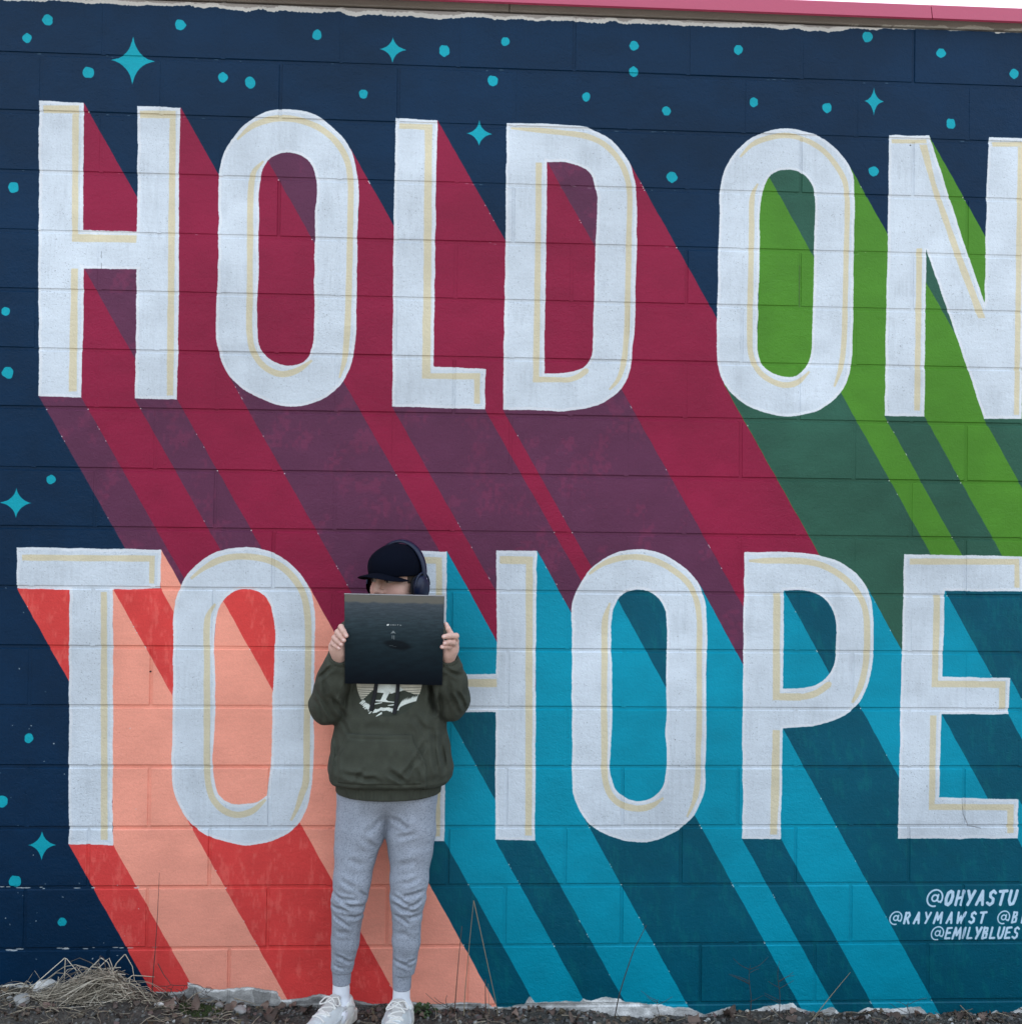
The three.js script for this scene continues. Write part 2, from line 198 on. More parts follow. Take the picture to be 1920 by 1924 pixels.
function paintMural(c, snapshot) {
  c.fillStyle = INK.navy; c.fillRect(-3000, -600, 9000, 5000);
  c.fillStyle = INK.star;
  for (const [x, y] of pairs(DOTS)) { c.beginPath(); const n = 22, r = 17 + (NT[(x + 5000) & 65535] - 0.5) * 5; for (let i = 0; i < n; i++) { const a = i / n * 6.283, q = r * (1 + (noise2(x + Math.cos(a) * 2, y + Math.sin(a) * 2) - 0.5) * 0.28); c.lineTo(x + Math.cos(a) * q, y + Math.sin(a) * q * 1.04); } c.fill(); }
  for (const [x, y, rx, ry] of STARS) {
    const q = [], tips = [[0, ry], [rx, 0], [0, -ry], [-rx, 0]];
    for (let i = 0; i < 4; i++) { const a = tips[i], b = tips[(i + 1) % 4]; for (let k = 0; k < 8; k++) { const t = k / 8, m = [(a[0] + b[0]) * 0.14, (a[1] + b[1]) * 0.14]; q.push([x + a[0] * (1 - t) ** 2 + 2 * m[0] * t * (1 - t) + b[0] * t * t, y + a[1] * (1 - t) ** 2 + 2 * m[1] * t * (1 - t) + b[1] * t * t]); } }
    c.beginPath(); trace(c, wobble(q, 1.4)); c.fill();
  }
  const seams = [];
  for (const line of [[0, 1], [2, 3]]) {
    const these = SHAPES.filter((s) => line.includes(s.k));
    for (const s of these) seams.push(...drop(c, s, line[0] ? 0.568 : 0.580, line[0] ? 1700 : 1300));
    if (!line[0]) { c.fillStyle = INK.foot[1]; c.beginPath(); trace(c, pairs(NOTCH)); c.fill(); }
    for (const s of these) {
      c.fillStyle = INK.white; c.beginPath(); trace(c, wobble(s.o, 2.6)); for (const h of s.h) trace(c, wobble(h, 2.6)); c.fill('evenodd');
      // the outline cut in with a second, cleaner coat
      c.save(); c.beginPath(); trace(c, wobble(s.o, 2.6)); for (const h of s.h) trace(c, wobble(h, 2.6)); c.clip('evenodd');
      c.strokeStyle = css(0.66, 0.69, 0.73); c.lineJoin = 'miter'; c.lineWidth = 19;
      for (const ring of [s.o, ...s.h]) { c.beginPath(); trace(c, wobble(ring, 5)); c.stroke(); }
      c.restore();
      c.fillStyle = INK.cream;
      for (const b of s.b) { c.beginPath(); trace(c, wobble(b, 1.6)); c.fill(); }
      for (const [p, w] of s.s) brush(c, p, w);
    }
  }
  // primer that shows as thin white nicks where two colours meet, most of all in the joints
  c.fillStyle = INK.primer;
  const at = snapshot(), far = (p, q) => Math.abs(p[0] - q[0]) + Math.abs(p[1] - q[1]) + Math.abs(p[2] - q[2]);
  for (const [p, d, len] of seams) for (let t = 6; t < len; t += 4) {
    const x = p[0] + d[0] * t, y = p[1] + d[1] * t, near = COURSE.some((q) => Math.abs(q * 1000 - y) < 6), run = noise2(x / 38 + 4, y / 38 + p[0]);
    if (NT[(Math.round(x * 7.3 + y * 3.1) + 99999) & 65535] > (near ? 0.12 : run > 0.80 ? 0.20 : 0.0015)) continue;
    const l = at(x - 5, y), r = at(x + 5, y); if (!l || !r || far(l, r) < 40 || l[2] > 160 && l[0] > 180 && l[1] > 180 || r[2] > 160 && r[0] > 180 && r[1] > 180) continue;
    c.beginPath(); c.ellipse(x, y, near ? 2.2 : 0.7 + 0.6 * NT[Math.round(x + 9999) & 65535], near ? 1.8 : 2.6, 0.52, 0, 6.3); c.fill();
  }
  // splashes and chips of pale primer on the navy
  for (let i = 0; i < 70; i++) { const x = -330 + NT[i * 7] * 520, y = 30 + Math.pow(NT[i * 11 + 3], 2.2) * 1500; c.globalAlpha = 0.35 + 0.5 * NT[i * 3]; c.beginPath(); c.ellipse(x, y, 1 + NT[i] * 2.6, 0.8 + NT[i + 900] * 1.6, NT[i + 40] * 3, 0, 6.3); c.fill(); }
  for (let i = 0; i < 26; i++) { const x = -330 + NT[i * 5 + 1] * 560, y = COURSE[1 + (i % 2)] * 1000 + (NT[i + 70] - 0.5) * 9; c.beginPath(); c.ellipse(x, y, 3 + NT[i + 500] * 11, 1.2 + NT[i] * 1.3, 0, 0, 6.3); c.fill(); }
  for (let i = 0; i < 60; i++) { const x = -330 + NT[i * 9 + 2] * 3500, y = COURSE[13 + (i % 4)] * 1000 + (NT[i + 270] - 0.5) * 8; c.globalAlpha = 0.4; c.beginPath(); c.ellipse(x, y, 2 + NT[i + 800] * 7, 0.9, 0, 0, 6.3); c.fill(); }
  c.globalAlpha = 1;
  // open cracks in the joints and old fixing holes
  c.strokeStyle = css(0.07, 0.07, 0.075); c.lineWidth = 1.3;
  for (const k of CRACKS) { c.beginPath(); wobble(pairs(k), 2.4, false).forEach(([x, y], i) => (i ? c.lineTo(x, y) : c.moveTo(x, y))); c.stroke(); }
  c.fillStyle = css(0.02, 0.02, 0.02); for (const [x, y, r] of HOLES) { c.beginPath(); c.ellipse(x, y, r, r * 0.9, 0, 0, 6.3); c.fill(); }
  lettering(c, '@OHYASTU', 2912, 341, 48, 38.5, 10);
  lettering(c, '@RAYMAWST @BR', 2779, 277, 37, 36, 7.6);
  lettering(c, '@EMILYBLUES', 2929, 222, 38, 27.5, 7.6);
  // where the paint stops: ragged along the foot and under the coping
  const foot = wobble(pairs(PAINT_FOOT), 5, false), top = wobble(pairs(PAINT_TOP), 9, false);
  c.fillStyle = css(0.36, 0.355, 0.345); c.beginPath(); trace(c, [...foot.map(([x, y]) => [x, y]), [5000, -600], [-3000, -600]]); c.fill();
  c.fillStyle = INK.primer; c.beginPath(); trace(c, [...foot.map(([x, y]) => [x, y + 1.5 - (x > 1450 ? 0 : 3)]), ...foot.map(([x, y]) => [x, Math.min(y - 2, x > 1450 ? -42 - 10 * noise2(x / 30, 3) : y - 6 - 6 * noise2(x / 20, 9))]).reverse()]); c.fill();
  c.fillStyle = css(0.30, 0.27, 0.25); c.beginPath(); trace(c, [...top.map(([x, y]) => [x, y + 7 + 10 * noise2(x / 60, 1)]), [5000, 4500], [-3000, 4500]]); c.fill();
  c.fillStyle = css(0.55, 0.53, 0.49); c.beginPath(); trace(c, [...top, ...top.map(([x, y]) => [x, y + 8 + 11 * noise2(x / 60, 1)]).reverse()]); c.fill();
}
function inside(s, x, y) { let c = false; const p = s.o; for (let i = 0, j = p.length - 1; i < p.length; j = i++) if ((p[i][1] > y) !== (p[j][1] > y) && x < (p[j][0] - p[i][0]) * (y - p[i][1]) / (p[j][1] - p[i][1]) + p[i][0]) c = !c; return c; }

const PPM = 780, TW = 2048, TH = 1536;                              // four overlapping sheets of the mural
const SHEETS = [[-1.0, -0.25], [1.18, -0.25], [-1.0, 1.55], [1.18, 1.55]].map(([x0, y0]) => {
  const cv = canvas(TW, TH), c = cv.getContext('2d'), k = PPM / 1000;
  c.setTransform(k, 0, 0, -k, -x0 * PPM, TH + y0 * PPM);
  paintMural(c, () => { const q = c.getImageData(0, 0, TW, TH).data; return (x, y) => { const u = Math.round((x / 1000 - x0) * PPM), v = Math.round(TH - (y / 1000 - y0) * PPM); if (u < 0 || v < 0 || u >= TW || v >= TH) return null; const i = (v * TW + u) * 4; return [q[i], q[i + 1], q[i + 2]]; }; });
  const id = c.getImageData(0, 0, TW, TH), d = id.data;
  for (let py = 0; py < TH; py++) for (let pxl = 0; pxl < TW; pxl++) {
    const i = (py * TW + pxl) * 4, x = (x0 + pxl / PPM) * 1000, y = (y0 + (TH - py) / PPM) * 1000;
    let r = d[i], g = d[i + 1], b = d[i + 2];
    const big = noise2(x / 420 + 9, y / 300 + 3), mid = noise2(x / 70 + 50, y / 55), fine = noise2(x / 2.3, y / 2.3 + 77), streak = noise2(x / 34 + y / 90, y / 5.5 + 12);
    let m = 1 + (big - 0.5) * 0.10 + (mid - 0.5) * 0.06 + (streak - 0.5) * 0.022 + (fine - 0.5) * 0.05;
    if (y < 110 && Math.abs(r - g) < 14 && Math.abs(g - b) < 14 && r > 110) {         // bare footing: grainy concrete, damp and mossy in patches
      const q = noise2(x / 26 + 3, y / 14), w = noise2(x / 4, y / 3 + 500); m = 0.72 + 0.34 * q + 0.16 * w; if (noise2(x / 60, y / 30 + 40) > 0.6) m *= 0.82;
    } else if (Math.abs(r - 202) < 6 && Math.abs(g - 210) < 6 && Math.abs(b - 219) < 6) {                             // white: thin coats, grey smears, open pores of the block
      const smear = smooth(0.50, 0.80, noise2(x / 60 + 200, y / 110 + 20) * 0.45 + noise2(x / 7, y / 70 + 60) * 0.35 + noise2(x / 3, y / 22 + 90) * 0.2) + 0.8 * smooth(0.70, 0.86, noise2(x / 2.6 + 33, y / 30 + 71)) * smooth(0.4, 0.7, noise2(x / 90, y / 70 + 10)), rough = smooth(0.45, 0.75, noise2(x / 130 + 7, y / 110 + 140));
      m *= 1 - 0.032 * smear;
      if (noise2(x / 3.1 + 400, y / 2.6) > 0.945 - 0.05 * rough) m *= 0.8;
    } else if (Math.abs(r - 92) < 6 && Math.abs(g - 48) < 6 && Math.abs(b - 74) < 6) {              // purple: the red beneath shows through the thin coat
      const q = smooth(0.56, 0.82, noise2(x / 60 - y / 130 + 30, y / 75 + 8) * 0.65 + noise2(x / 11, y / 14 + 70) * 0.35);
      r += (130 - r) * 0.36 * q; g += (54 - g) * 0.3 * q; b += (84 - b) * 0.36 * q;
    } else if (r < 12 && Math.abs(g - 79) < 6 && Math.abs(b - 99) < 6) {              // dark teal: brushed, greener where thin
      const q = smooth(0.5, 0.85, noise2(x / 22 + y / 60, y / 48 + 33) * 0.6 + noise2(x / 6, y / 26) * 0.4);
      r += 3 * q; g += 9 * q; b += 4 * q;
    } else if (r > 180 && g < 90) {                                  // orange red: streaks of a lighter coat
      const q = smooth(0.5, 0.85, noise2(x / 18, y / 40 + 210) * 0.6 + noise2(x / 5, y / 15 + 11) * 0.4);
      r += 8 * q; g += 20 * q; b += 16 * q;
    } else if (r < 50 && b < 100) m = 1 + (m - 1) * 1.5;
    d[i] = clamp(r * m, 0, 255); d[i + 1] = clamp(g * m, 0, 255); d[i + 2] = clamp(b * m, 0, 255);
  }
  c.putImageData(id, 0, 0);
  const t = new THREE.CanvasTexture(cv); t.colorSpace = THREE.SRGBColorSpace; t.wrapS = t.wrapT = THREE.ClampToEdgeWrapping;
  return { t, x0, y0 };
});
console.log('mural painted');
// relief of rolled paint over open block: fine stipple, pores, shallow hollows (0.8 m a side)
const stipple = dataMap(1024, (u, v, x, y) => {
  const per = (f, o) => { const n = noise2; const a = n(u * f + o, v * f), b = n((u - 1) * f + o, v * f), c2 = n(u * f + o, (v - 1) * f), e = n((u - 1) * f + o, (v - 1) * f); return lerp(lerp(a, b, u), lerp(c2, e, u), v); };
  let h = 0.52 + (per(190, 3) - 0.5) * 0.34 + (per(64, 60) - 0.5) * 0.34 + (per(16, 20) - 0.5) * 0.5;
  const pit = per(120, 90); if (pit > 0.8) h -= (pit - 0.8) * 2.4;
  h = clamp(h) * 255; return [h, h, h];
}, false, 1);
stipple.channel = 1;
const paintMats = SHEETS.map(({ t }) => new THREE.MeshPhysicalMaterial({ map: t, roughness: 0.42, bumpMap: stipple, bumpScale: 0.0020, specularIntensity: 0.28 }));
const sheetFor = (x, row) => (row > 7 ? 2 : 0) + (x > 1.4 ? 1 : 0);
function withMuralUv(g, sheet, ox, oy) {
  const p = g.attributes.position, uv = new Float32Array(p.count * 2), uv1 = new Float32Array(p.count * 2), s = SHEETS[sheet];
  for (let i = 0; i < p.count; i++) { const x = p.getX(i) + ox, y = p.getY(i) + oy; uv[i * 2] = (x - s.x0) * PPM / TW; uv[i * 2 + 1] = (y - s.y0) * PPM / TH; uv1[i * 2] = x / 0.8 + p.getZ(i); uv1[i * 2 + 1] = y / 0.8; }
  g.setAttribute('uv', new THREE.BufferAttribute(uv, 2)); g.setAttribute('uv1', new THREE.BufferAttribute(uv1, 2));
  return g;
}
// a block face with eased arrises; cx, cy the arris widths, deep how far the sides run back
function blockGeometry(w, h, cx, cy, deep, tilt) {
  const x = w / 2, y = h / 2, P = [], N = [], quad = (a, b, c, d) => { const n = V(...b).sub(V(...a)).cross(V(...c).sub(V(...a))).normalize(); for (const q of [a, b, c, a, c, d]) { P.push(...q); N.push(n.x, n.y, n.z); } };
  const f = (sx, sy) => [sx * (x - cx), sy * (y - cy), sx * tilt[0] + sy * tilt[1]], m = (sx, sy) => [sx * x, sy * y, -0.0045], k = (sx, sy) => [sx * x, sy * y, -deep];
  quad(f(-1, -1), f(1, -1), f(1, 1), f(-1, 1));
  const ring = [[-1, -1], [1, -1], [1, 1], [-1, 1]];
  for (let i = 0; i < 4; i++) { const a = ring[i], b = ring[(i + 1) % 4]; quad(m(...a), m(...b), f(...b), f(...a)); quad(k(...a), k(...b), m(...b), m(...a)); }
  const g = new THREE.BufferGeometry(); g.setAttribute('position', new THREE.Float32BufferAttribute(P, 3)); g.setAttribute('normal', new THREE.Float32BufferAttribute(N, 3));
  return g;
}
const wall = thing('block_wall', 'painted concrete block wall with HOLD ON TO HOPE mural in white letters', 'wall', [1.4, 0, 0]);
const LEN = 0.4064, GAP = 0.0085, XA = -1.0, XB = 3.8;
const mortarBits = [[], [], [], []];
const flatQuad = (x0, x1, y0, y1, z0, z1) => { const g = new THREE.PlaneGeometry(x1 - x0, y1 - y0, 1, 1); g.translate((x0 + x1) / 2, (y0 + y1) / 2, 0); const p = g.attributes.position; for (let i = 0; i < 4; i++) p.setZ(i, i % 2 ? z1 : z0); return g; };
for (let row = 0; row < 17; row++) {
  const y0 = COURSE[row], y1 = COURSE[row + 1], phase = row === 0 ? 0.076 : row % 2 ? 0.2035 : 0.004;
  for (let k = -4; k < 11; k++) {
    const a = phase + k * LEN, b = a + LEN; if (b < XA + 0.02 || a > XB - 0.02) continue;
    const xa = Math.max(a, XA), xb = Math.min(b, XB), cx = (xa + xb) / 2, cy = (y0 + y1) / 2, sheet = sheetFor(cx, row);
    const g = withMuralUv(blockGeometry(xb - xa - GAP, y1 - y0 - GAP, R(0.0012, 0.0028), R(0.0024, 0.0040), 0.03, [R(-0.0004, 0.0004), R(-0.0004, 0.0004)]), sheet, cx, cy);
    const m = part('block', g, paintMats[sheet], wall); m.position.set(cx - 1.4, cy, R(-0.0006, 0.0006));
    // the head joint at its left end: most are struck nearly flush and filled with paint
    const flush = row < 4 ? R(0, 1) < 0.30 : R(0, 1) < 0.84, z = flush ? -R(0.0004, 0.0010) : -R(0.0022, 0.0044);
    if (xa > XA + 0.01) { const s2 = sheetFor(xa, row); mortarBits[s2].push(withMuralUv(flatQuad(xa - 0.008, xa + 0.008, y0 + 0.0046, y1 - 0.0046, z, z + R(-0.0004, 0.0004)), s2, 0, 0)); }
  }
  for (let s = 0; s < 12; s++) { const x0 = XA + s * 0.4, x1 = x0 + 0.4, sh = sheetFor((x0 + x1) / 2, row), bed = (x) => -(row > 11 ? 0.0022 : row > 4 ? 0.0032 : 0.0042) - 0.0022 * noise2(x * 2.3 + 9, row * 7.7); for (let q = 0; q < 4; q++) mortarBits[sh].push(withMuralUv(flatQuad(x0 + q * 0.1, x0 + q * 0.1 + 0.1, y0 - 0.008, y0 + 0.008, bed(x0 + q * 0.1), bed(x0 + q * 0.1 + 0.1)), sh, 0, 0)); }
}
mortarBits.forEach((list, i) => { if (!list.length) return; const g = mergeGeometries(list); g.translate(-1.4, 0, 0); part('mortar', g, paintMats[i], wall); });
// footing below the first course and the bare bedding strip above the last
for (const [x0, x1, s] of [[XA, 1.4, 0], [1.4, XB, 1]]) {
  const g = withMuralUv(blockGeometry(x1 - x0 - 0.002, 0.244, 0.001, 0.004, 0.04, [0, 0]), s, (x0 + x1) / 2, -0.122);
  part('footing', g, paintMats[s], wall).position.set((x0 + x1) / 2 - 1.4, -0.122, 0.001);
  const t = withMuralUv(blockGeometry(x1 - x0 - 0.002, 0.034, 0.001, 0.002, 0.04, [0, 0]), s + 2, (x0 + x1) / 2, 3.489);
  part('bedding_strip', t, paintMats[s + 2], wall).position.set((x0 + x1) / 2 - 1.4, 3.489, -0.004);
}
const coreMat = mat(lin(0.30, 0.29, 0.28), 0.95);
{ const g = new THREE.BoxGeometry(24, 3.75, 0.17); g.translate(0, 1.63, -0.115); part('core', g, coreMat, wall); }
// the same coursework beyond the mural, one coat of navy
{
  const navy = mat(lin(0.0013, 0.0190, 0.0500), 0.5, { bumpMap: stipple, bumpScale: 0.0018 }), bits = [];
  for (let row = 0; row < 17; row++) for (let k = -26; k < 36; k++) {
    const y0 = COURSE[row], y1 = COURSE[row + 1], a = (row % 2 ? 0.2035 : 0.004) + k * LEN, b = a + LEN;
    for (const [lo, hi] of [[-10.4, XA], [XB, 13.2]]) { const xa = Math.max(a, lo), xb = Math.min(b, hi); if (xb - xa < 0.03) continue; const g = withMuralUv(blockGeometry(xb - xa - GAP, y1 - y0 - GAP, 0.002, 0.003, 0.03, [0, 0]), 0, 0, 0); g.translate((xa + xb) / 2 - 1.4, (y0 + y1) / 2, 0); bits.push(g); }
  }
  tag(part('block_field', mergeGeometries(bits), navy, wall), 'plain navy blocks beyond the lettering', null, null, 'stuff');
}
// red sheet-metal coping in lengths, butted
{
  const red = new THREE.MeshPhysicalMaterial({ color: lin(0.40, 0.040, 0.095), roughness: 0.5, clearcoat: 0.25, clearcoatRoughness: 0.35, bumpMap: stipple, bumpScale: 0.0006 });
  const prof = new THREE.Shape([[0.030, -0.001], [0.037, 0.003], [0.024, 0.055], [0.017, 0.060], [-0.23, 0.067], [-0.236, 0.063], [-0.238, 0], [-0.232, 0], [-0.228, 0.053], [0.012, 0.049], [0.026, 0.003]].map((p) => new THREE.Vector2(...p)));
  for (let i = -3; i < 4; i++) {
    const len = 3.05 - 0.003, g = new THREE.ExtrudeGeometry(prof, { depth: len, bevelEnabled: false }); g.rotateY(-Math.PI / 2);
    g.computeBoundingBox();
    // profile depth runs along x after the turn; its own x becomes +z
    const p = g.attributes.position; let lo = Infinity; for (let j = 0; j < p.count; j++) lo = Math.min(lo, p.getX(j));
    const uv1 = new Float32Array(p.count * 2); for (let j = 0; j < p.count; j++) { p.setX(j, p.getX(j) - lo); uv1[j * 2] = p.getX(j) / 0.8; uv1[j * 2 + 1] = (p.getY(j) + p.getZ(j)) / 0.8; }
    g.setAttribute('uv1', new THREE.BufferAttribute(uv1, 2)); g.computeVertexNormals();
    part('coping_panel', toCreasedNormals(g, 0.5), red, wall).position.set(2.902 - 1.4 + i * 3.05, 3.4825 + i * 0.0004, 0);
  }
}
console.log('wall built');

// ------------------------------------------------------------------ ground
const groundAt = (x, z) => {
  const rise = lerp(0.085, 0.0, smooth(-0.05, 0.75, x)) + lerp(0, -0.036, smooth(1.1, 2.1, x)), fade = smooth(1.6, 0.3, z);
  return rise * fade - 0.02 * smooth(0.3, 2.5, z) + ((fbm2(x * 7 + 40, z * 7 + 11) - 0.5) * 0.035 + (noise2(x * 31, z * 31) - 0.5) * 0.012) * fade + (x > 0.05 && x < 0.24 ? 0 : 0);
};
{
  const xs = [], zs = [];
  for (let x = -40; x < -2; x += 2) xs.push(x); for (let x = -2; x < 5; x += 0.025) xs.push(x); for (let x = 5; x <= 43; x += 2) xs.push(x);
  for (let z = -0.06; z < 0.7; z += 0.02) zs.push(z); for (let z = 0.7; z < 5; z += 0.15) zs.push(z); for (let z = 5; z <= 60; z += 2.5) zs.push(z);
  const P = [], U = [], I = [];
  for (const z of zs) for (const x of xs) { P.push(x, groundAt(x, z), z); U.push(x, z); }
  for (let j = 0; j < zs.length - 1; j++) for (let i = 0; i < xs.length - 1; i++) { const a = j * xs.length + i, b = a + 1, c = a + xs.length, d = c + 1; I.push(a, c, b, b, c, d); }
  const g = new THREE.BufferGeometry(); g.setAttribute('position', new THREE.Float32BufferAttribute(P, 3)); g.setAttribute('uv', new THREE.Float32BufferAttribute(U, 2)); g.setIndex(I); g.computeVertexNormals();
  const soil = dataMap(1024, (u, v) => {
    const per = (f, o) => { const n = noise2; return lerp(lerp(n(u * f + o, v * f), n((u - 1) * f + o, v * f), u), lerp(n(u * f + o, (v - 1) * f), n((u - 1) * f + o, (v - 1) * f), u), v); };
    const a = per(12, 1), b = per(70, 30), c = per(230, 80), l = 26 + a * 26 + b * 30 + (c > 0.74 ? 34 : c * 16); return [l * 1.02, l * 0.97, l * 0.9];
  }, true);
  const rough = dataMap(512, (u, v) => { const per = (f, o) => { const n = noise2; return lerp(lerp(n(u * f + o, v * f), n((u - 1) * f + o, v * f), u), lerp(n(u * f + o, (v - 1) * f), n((u - 1) * f + o, (v - 1) * f), u), v); }; const h = (per(50, 5) * 0.6 + per(160, 9) * 0.4) * 255; return [h, h, h]; }, false);
  const m = solo('ground', g, mat(0xffffff, 0.97, { map: soil, bumpMap: rough, bumpScale: 0.02 }), 'dark soil and gravel strip at the foot of the wall', 'ground', null, 'structure');
  m.userData.kind = 'structure';
}
// the sunlit lot in front of the strip, pale worn concrete (behind the photographer and up to the shade line)
{
  const g = new THREE.BoxGeometry(80, 0.12, 58); g.translate(1.4, -0.015, 0.55 + 29);
  const worn2 = dataMap(512, (u, v) => { const n = noise2, per = (f, o) => lerp(lerp(n(u * f + o, v * f), n((u - 1) * f + o, v * f), u), lerp(n(u * f + o, (v - 1) * f), n((u - 1) * f + o, (v - 1) * f), u), v), l = 112 + 22 * per(9, 2) + 18 * per(60, 8) + 12 * per(200, 30); return [l, l * 0.97, l * 0.92]; }, true, 40);
  solo('pavement', g, mat(0xffffff, 0.95, { map: worn2 }), 'pale worn concrete lot in front of the wall', 'pavement', null, 'structure');
}
const M4 = new THREE.Matrix4(), Q = new THREE.Quaternion(), E3 = new THREE.Euler();
function scatter(name, geometry, material, n, place, label, category) {
  const im = new THREE.InstancedMesh(geometry, material, n); im.name = numbered(name); shadow(im);
  for (let i = 0; i < n; i++) { const { p, e, s, c } = place(i); im.setMatrixAt(i, M4.compose(p, Q.setFromEuler(E3.set(...e)), s)); im.setColorAt(i, c); }
  scene.add(im); return tag(im, label, category, null, 'stuff');
}
function pebble(detail = 1) { const g = new THREE.IcosahedronGeometry(1, detail), p = g.attributes.position; for (let i = 0; i < p.count; i++) { const v = V(p.getX(i), p.getY(i), p.getZ(i)), k = 0.78 + 0.44 * noise3(v.x * 1.7 + 8, v.y * 1.7 + 8, v.z * 1.7 + 8); p.setXYZ(i, v.x * k, v.y * k, v.z * k); } g.computeVertexNormals(); return toCreasedNormals(g, 0.9); }
const stoneMat = mat(0xffffff, 0.9);
// the dark wood across the lot, behind the photographer: the sheen of the lower wall mirrors it
scatter('tree_line', pebble(1), mat(0xffffff, 0.9), 2600, () => { const a = R(-1.25, 1.25), d = R(26, 34), x = 1.4 + Math.sin(a) * d, z = 3.8 + Math.cos(a) * d, t = Math.pow(rnd(), 0.8), h = 4.6 + 2.6 * noise2(a * 7, 2), s = R(0.5, 1.1) * (1 - 0.35 * t), v = R(0.7, 1.3); return { p: V(x, t * h, z), e: [R(0, 6), R(0, 6), R(0, 6)], s: V(s, s * 0.8, s), c: lin(0.035 * v, 0.05 * v, 0.022 * v) }; }, 'dark wood across the lot facing the wall', 'trees');
const greys = () => { const l = R(0, 1), v = l < 0.09 ? R(0.2, 0.42) : R(0.03, 0.14); return lin(v, v * 0.98, v * R(0.9, 1)); };
scatter('gravel', pebble(1), stoneMat, 5200, () => { const x = R(-1.2, 4.0), z = Math.pow(rnd(), 1.3) * 0.8 + 0.004, s = R(0.003, 0.009) * (x > 1.3 ? 1.15 : 0.9); return { p: V(x, groundAt(x, z) + s * 0.2, z), e: [R(0, 6), R(0, 6), R(0, 6)], s: V(s, s * R(0.5, 0.9), s * R(0.7, 1)), c: greys() }; }, 'loose grey gravel scattered on the soil', 'gravel');
function leafGeometry(bend, seed) {                                 // a dry leaf: ragged outline, midrib fold, curled
  const P = [], I = [], n = 9;
  for (let i = 0; i <= n; i++) { const t = i / n, w = 0.5 * Math.pow(Math.sin(Math.PI * Math.min(1, t * 0.98 + 0.01)), 0.8) * (0.72 + 0.5 * noise2(i * 1.7 + seed * 9, seed)), curl = bend * (t - 0.5) ** 2; for (const s of [-1, -0.5, 0, 0.5, 1]) P.push(s * w, curl + Math.abs(s) * 0.22 * Math.sin(t * 5 + seed) + 0.1 * noise2(i + s * 3 + seed, 4), t - 0.5); }
  for (let i = 0; i < n; i++) for (let j = 0; j < 4; j++) { const a = i * 5 + j; I.push(a, a + 5, a + 1, a + 1, a + 5, a + 6); }
  const g = new THREE.BufferGeometry(); g.setAttribute('position', new THREE.Float32BufferAttribute(P, 3)); g.setIndex(I); g.computeVertexNormals(); return g;
}
const leafMat = mat(0xffffff, 0.85, { side: THREE.DoubleSide });
const dead = () => { const v = R(0.035, 0.13); return lin(v * 1.1, v * R(0.7, 0.86), v * R(0.5, 0.72)); };
scatter('leaf_litter', leafGeometry(0.9, 2), leafMat, 2600, () => { const x = R(-1.2, 4.0), z = Math.pow(rnd(), 1.2) * 0.6 + 0.006, s = R(0.010, 0.028); return { p: V(x, groundAt(x, z) + R(0.001, 0.009), z), e: [R(-0.7, 0.7), R(0, 6.3), R(-0.7, 0.7)], s: V(s * R(0.5, 1), s * R(0.4, 1), s), c: dead() }; }, 'brown leaf litter and bark scraps along the wall foot', 'leaf litter');
const twigGeo = stalk([V(-0.5, 0, 0), V(-0.15, 0.05, 0.03), V(0.2, 0.02, -0.04), V(0.5, 0.06, 0.02)], 0.03, 0.014, 4, 6);
scatter('straw_bits', twigGeo, mat(0xffffff, 0.9), 1500, () => { const x = rnd() < 0.5 ? R(-1.2, 0.6) : R(-1.2, 4.0), z = Math.pow(rnd(), 1.2) * 0.6 + 0.006, s = R(0.02, 0.085), v = R(0.06, 0.32); return { p: V(x, groundAt(x, z) + R(0.003, 0.014), z), e: [R(-0.3, 0.3), R(0, 6.3), R(-0.3, 0.3)], s: V(s, s, s * R(0.6, 1)).multiplyScalar(1), c: lin(v, v * 0.85, v * 0.64) }; }, 'short bits of straw and twig lying on the soil', 'straw');
// stones that can be told apart
const stones = [
  [-0.118, 0.04, 0.050, 0.030, 0.026, 0.58, 'pale chunk of broken concrete beside the dry grass heap'], [-0.21, 0.10, 0.013, 0.009, 0.011, 0.34, 'small pale stone in the soil left of the concrete chunk'], [0.31, 0.035, 0.020, 0.008, 0.012, 0.42, 'flat whitish stone right of the dry grass heap'],
  [0.275, 0.105, 0.016, 0.007, 0.010, 0.62, 'little white pebble on the soil below the mossy patch'], [0.53, 0.055, 0.034, 0.012, 0.020, 0.28, 'flat grey slab stone at the wall foot near the white shoe'], [0.46, 0.05, 0.018, 0.011, 0.014, 0.20, 'grey lump of stone beside the flat slab stone'],
  [-0.16, 0.13, 0.045, 0.014, 0.026, 0.30, 'half buried pale stone under the long straws'],
];
for (const [x, z, a, b, c, v, label] of stones) { let g = pebble(label.includes('chunk') ? 0 : 2); if (label.includes('chunk')) { g = toCreasedNormals(g, 0.1); } g.scale(a, b, c); const m = solo('stone', g, mat(lin(v, v * 0.99, v * 0.96), 0.9, { bumpMap: stipple, bumpScale: 0.002 }), label, 'stone'); g.setAttribute('uv1', new THREE.Float32BufferAttribute(Array.from({ length: g.attributes.position.count * 2 }, (_, i) => g.attributes.position.array[Math.floor(i / 2) * 3 + (i % 2 ? 1 : 0)] * 9), 2)); m.position.set(x, groundAt(x, z) + b * 0.45, z); m.rotation.y = R(0, 3); }
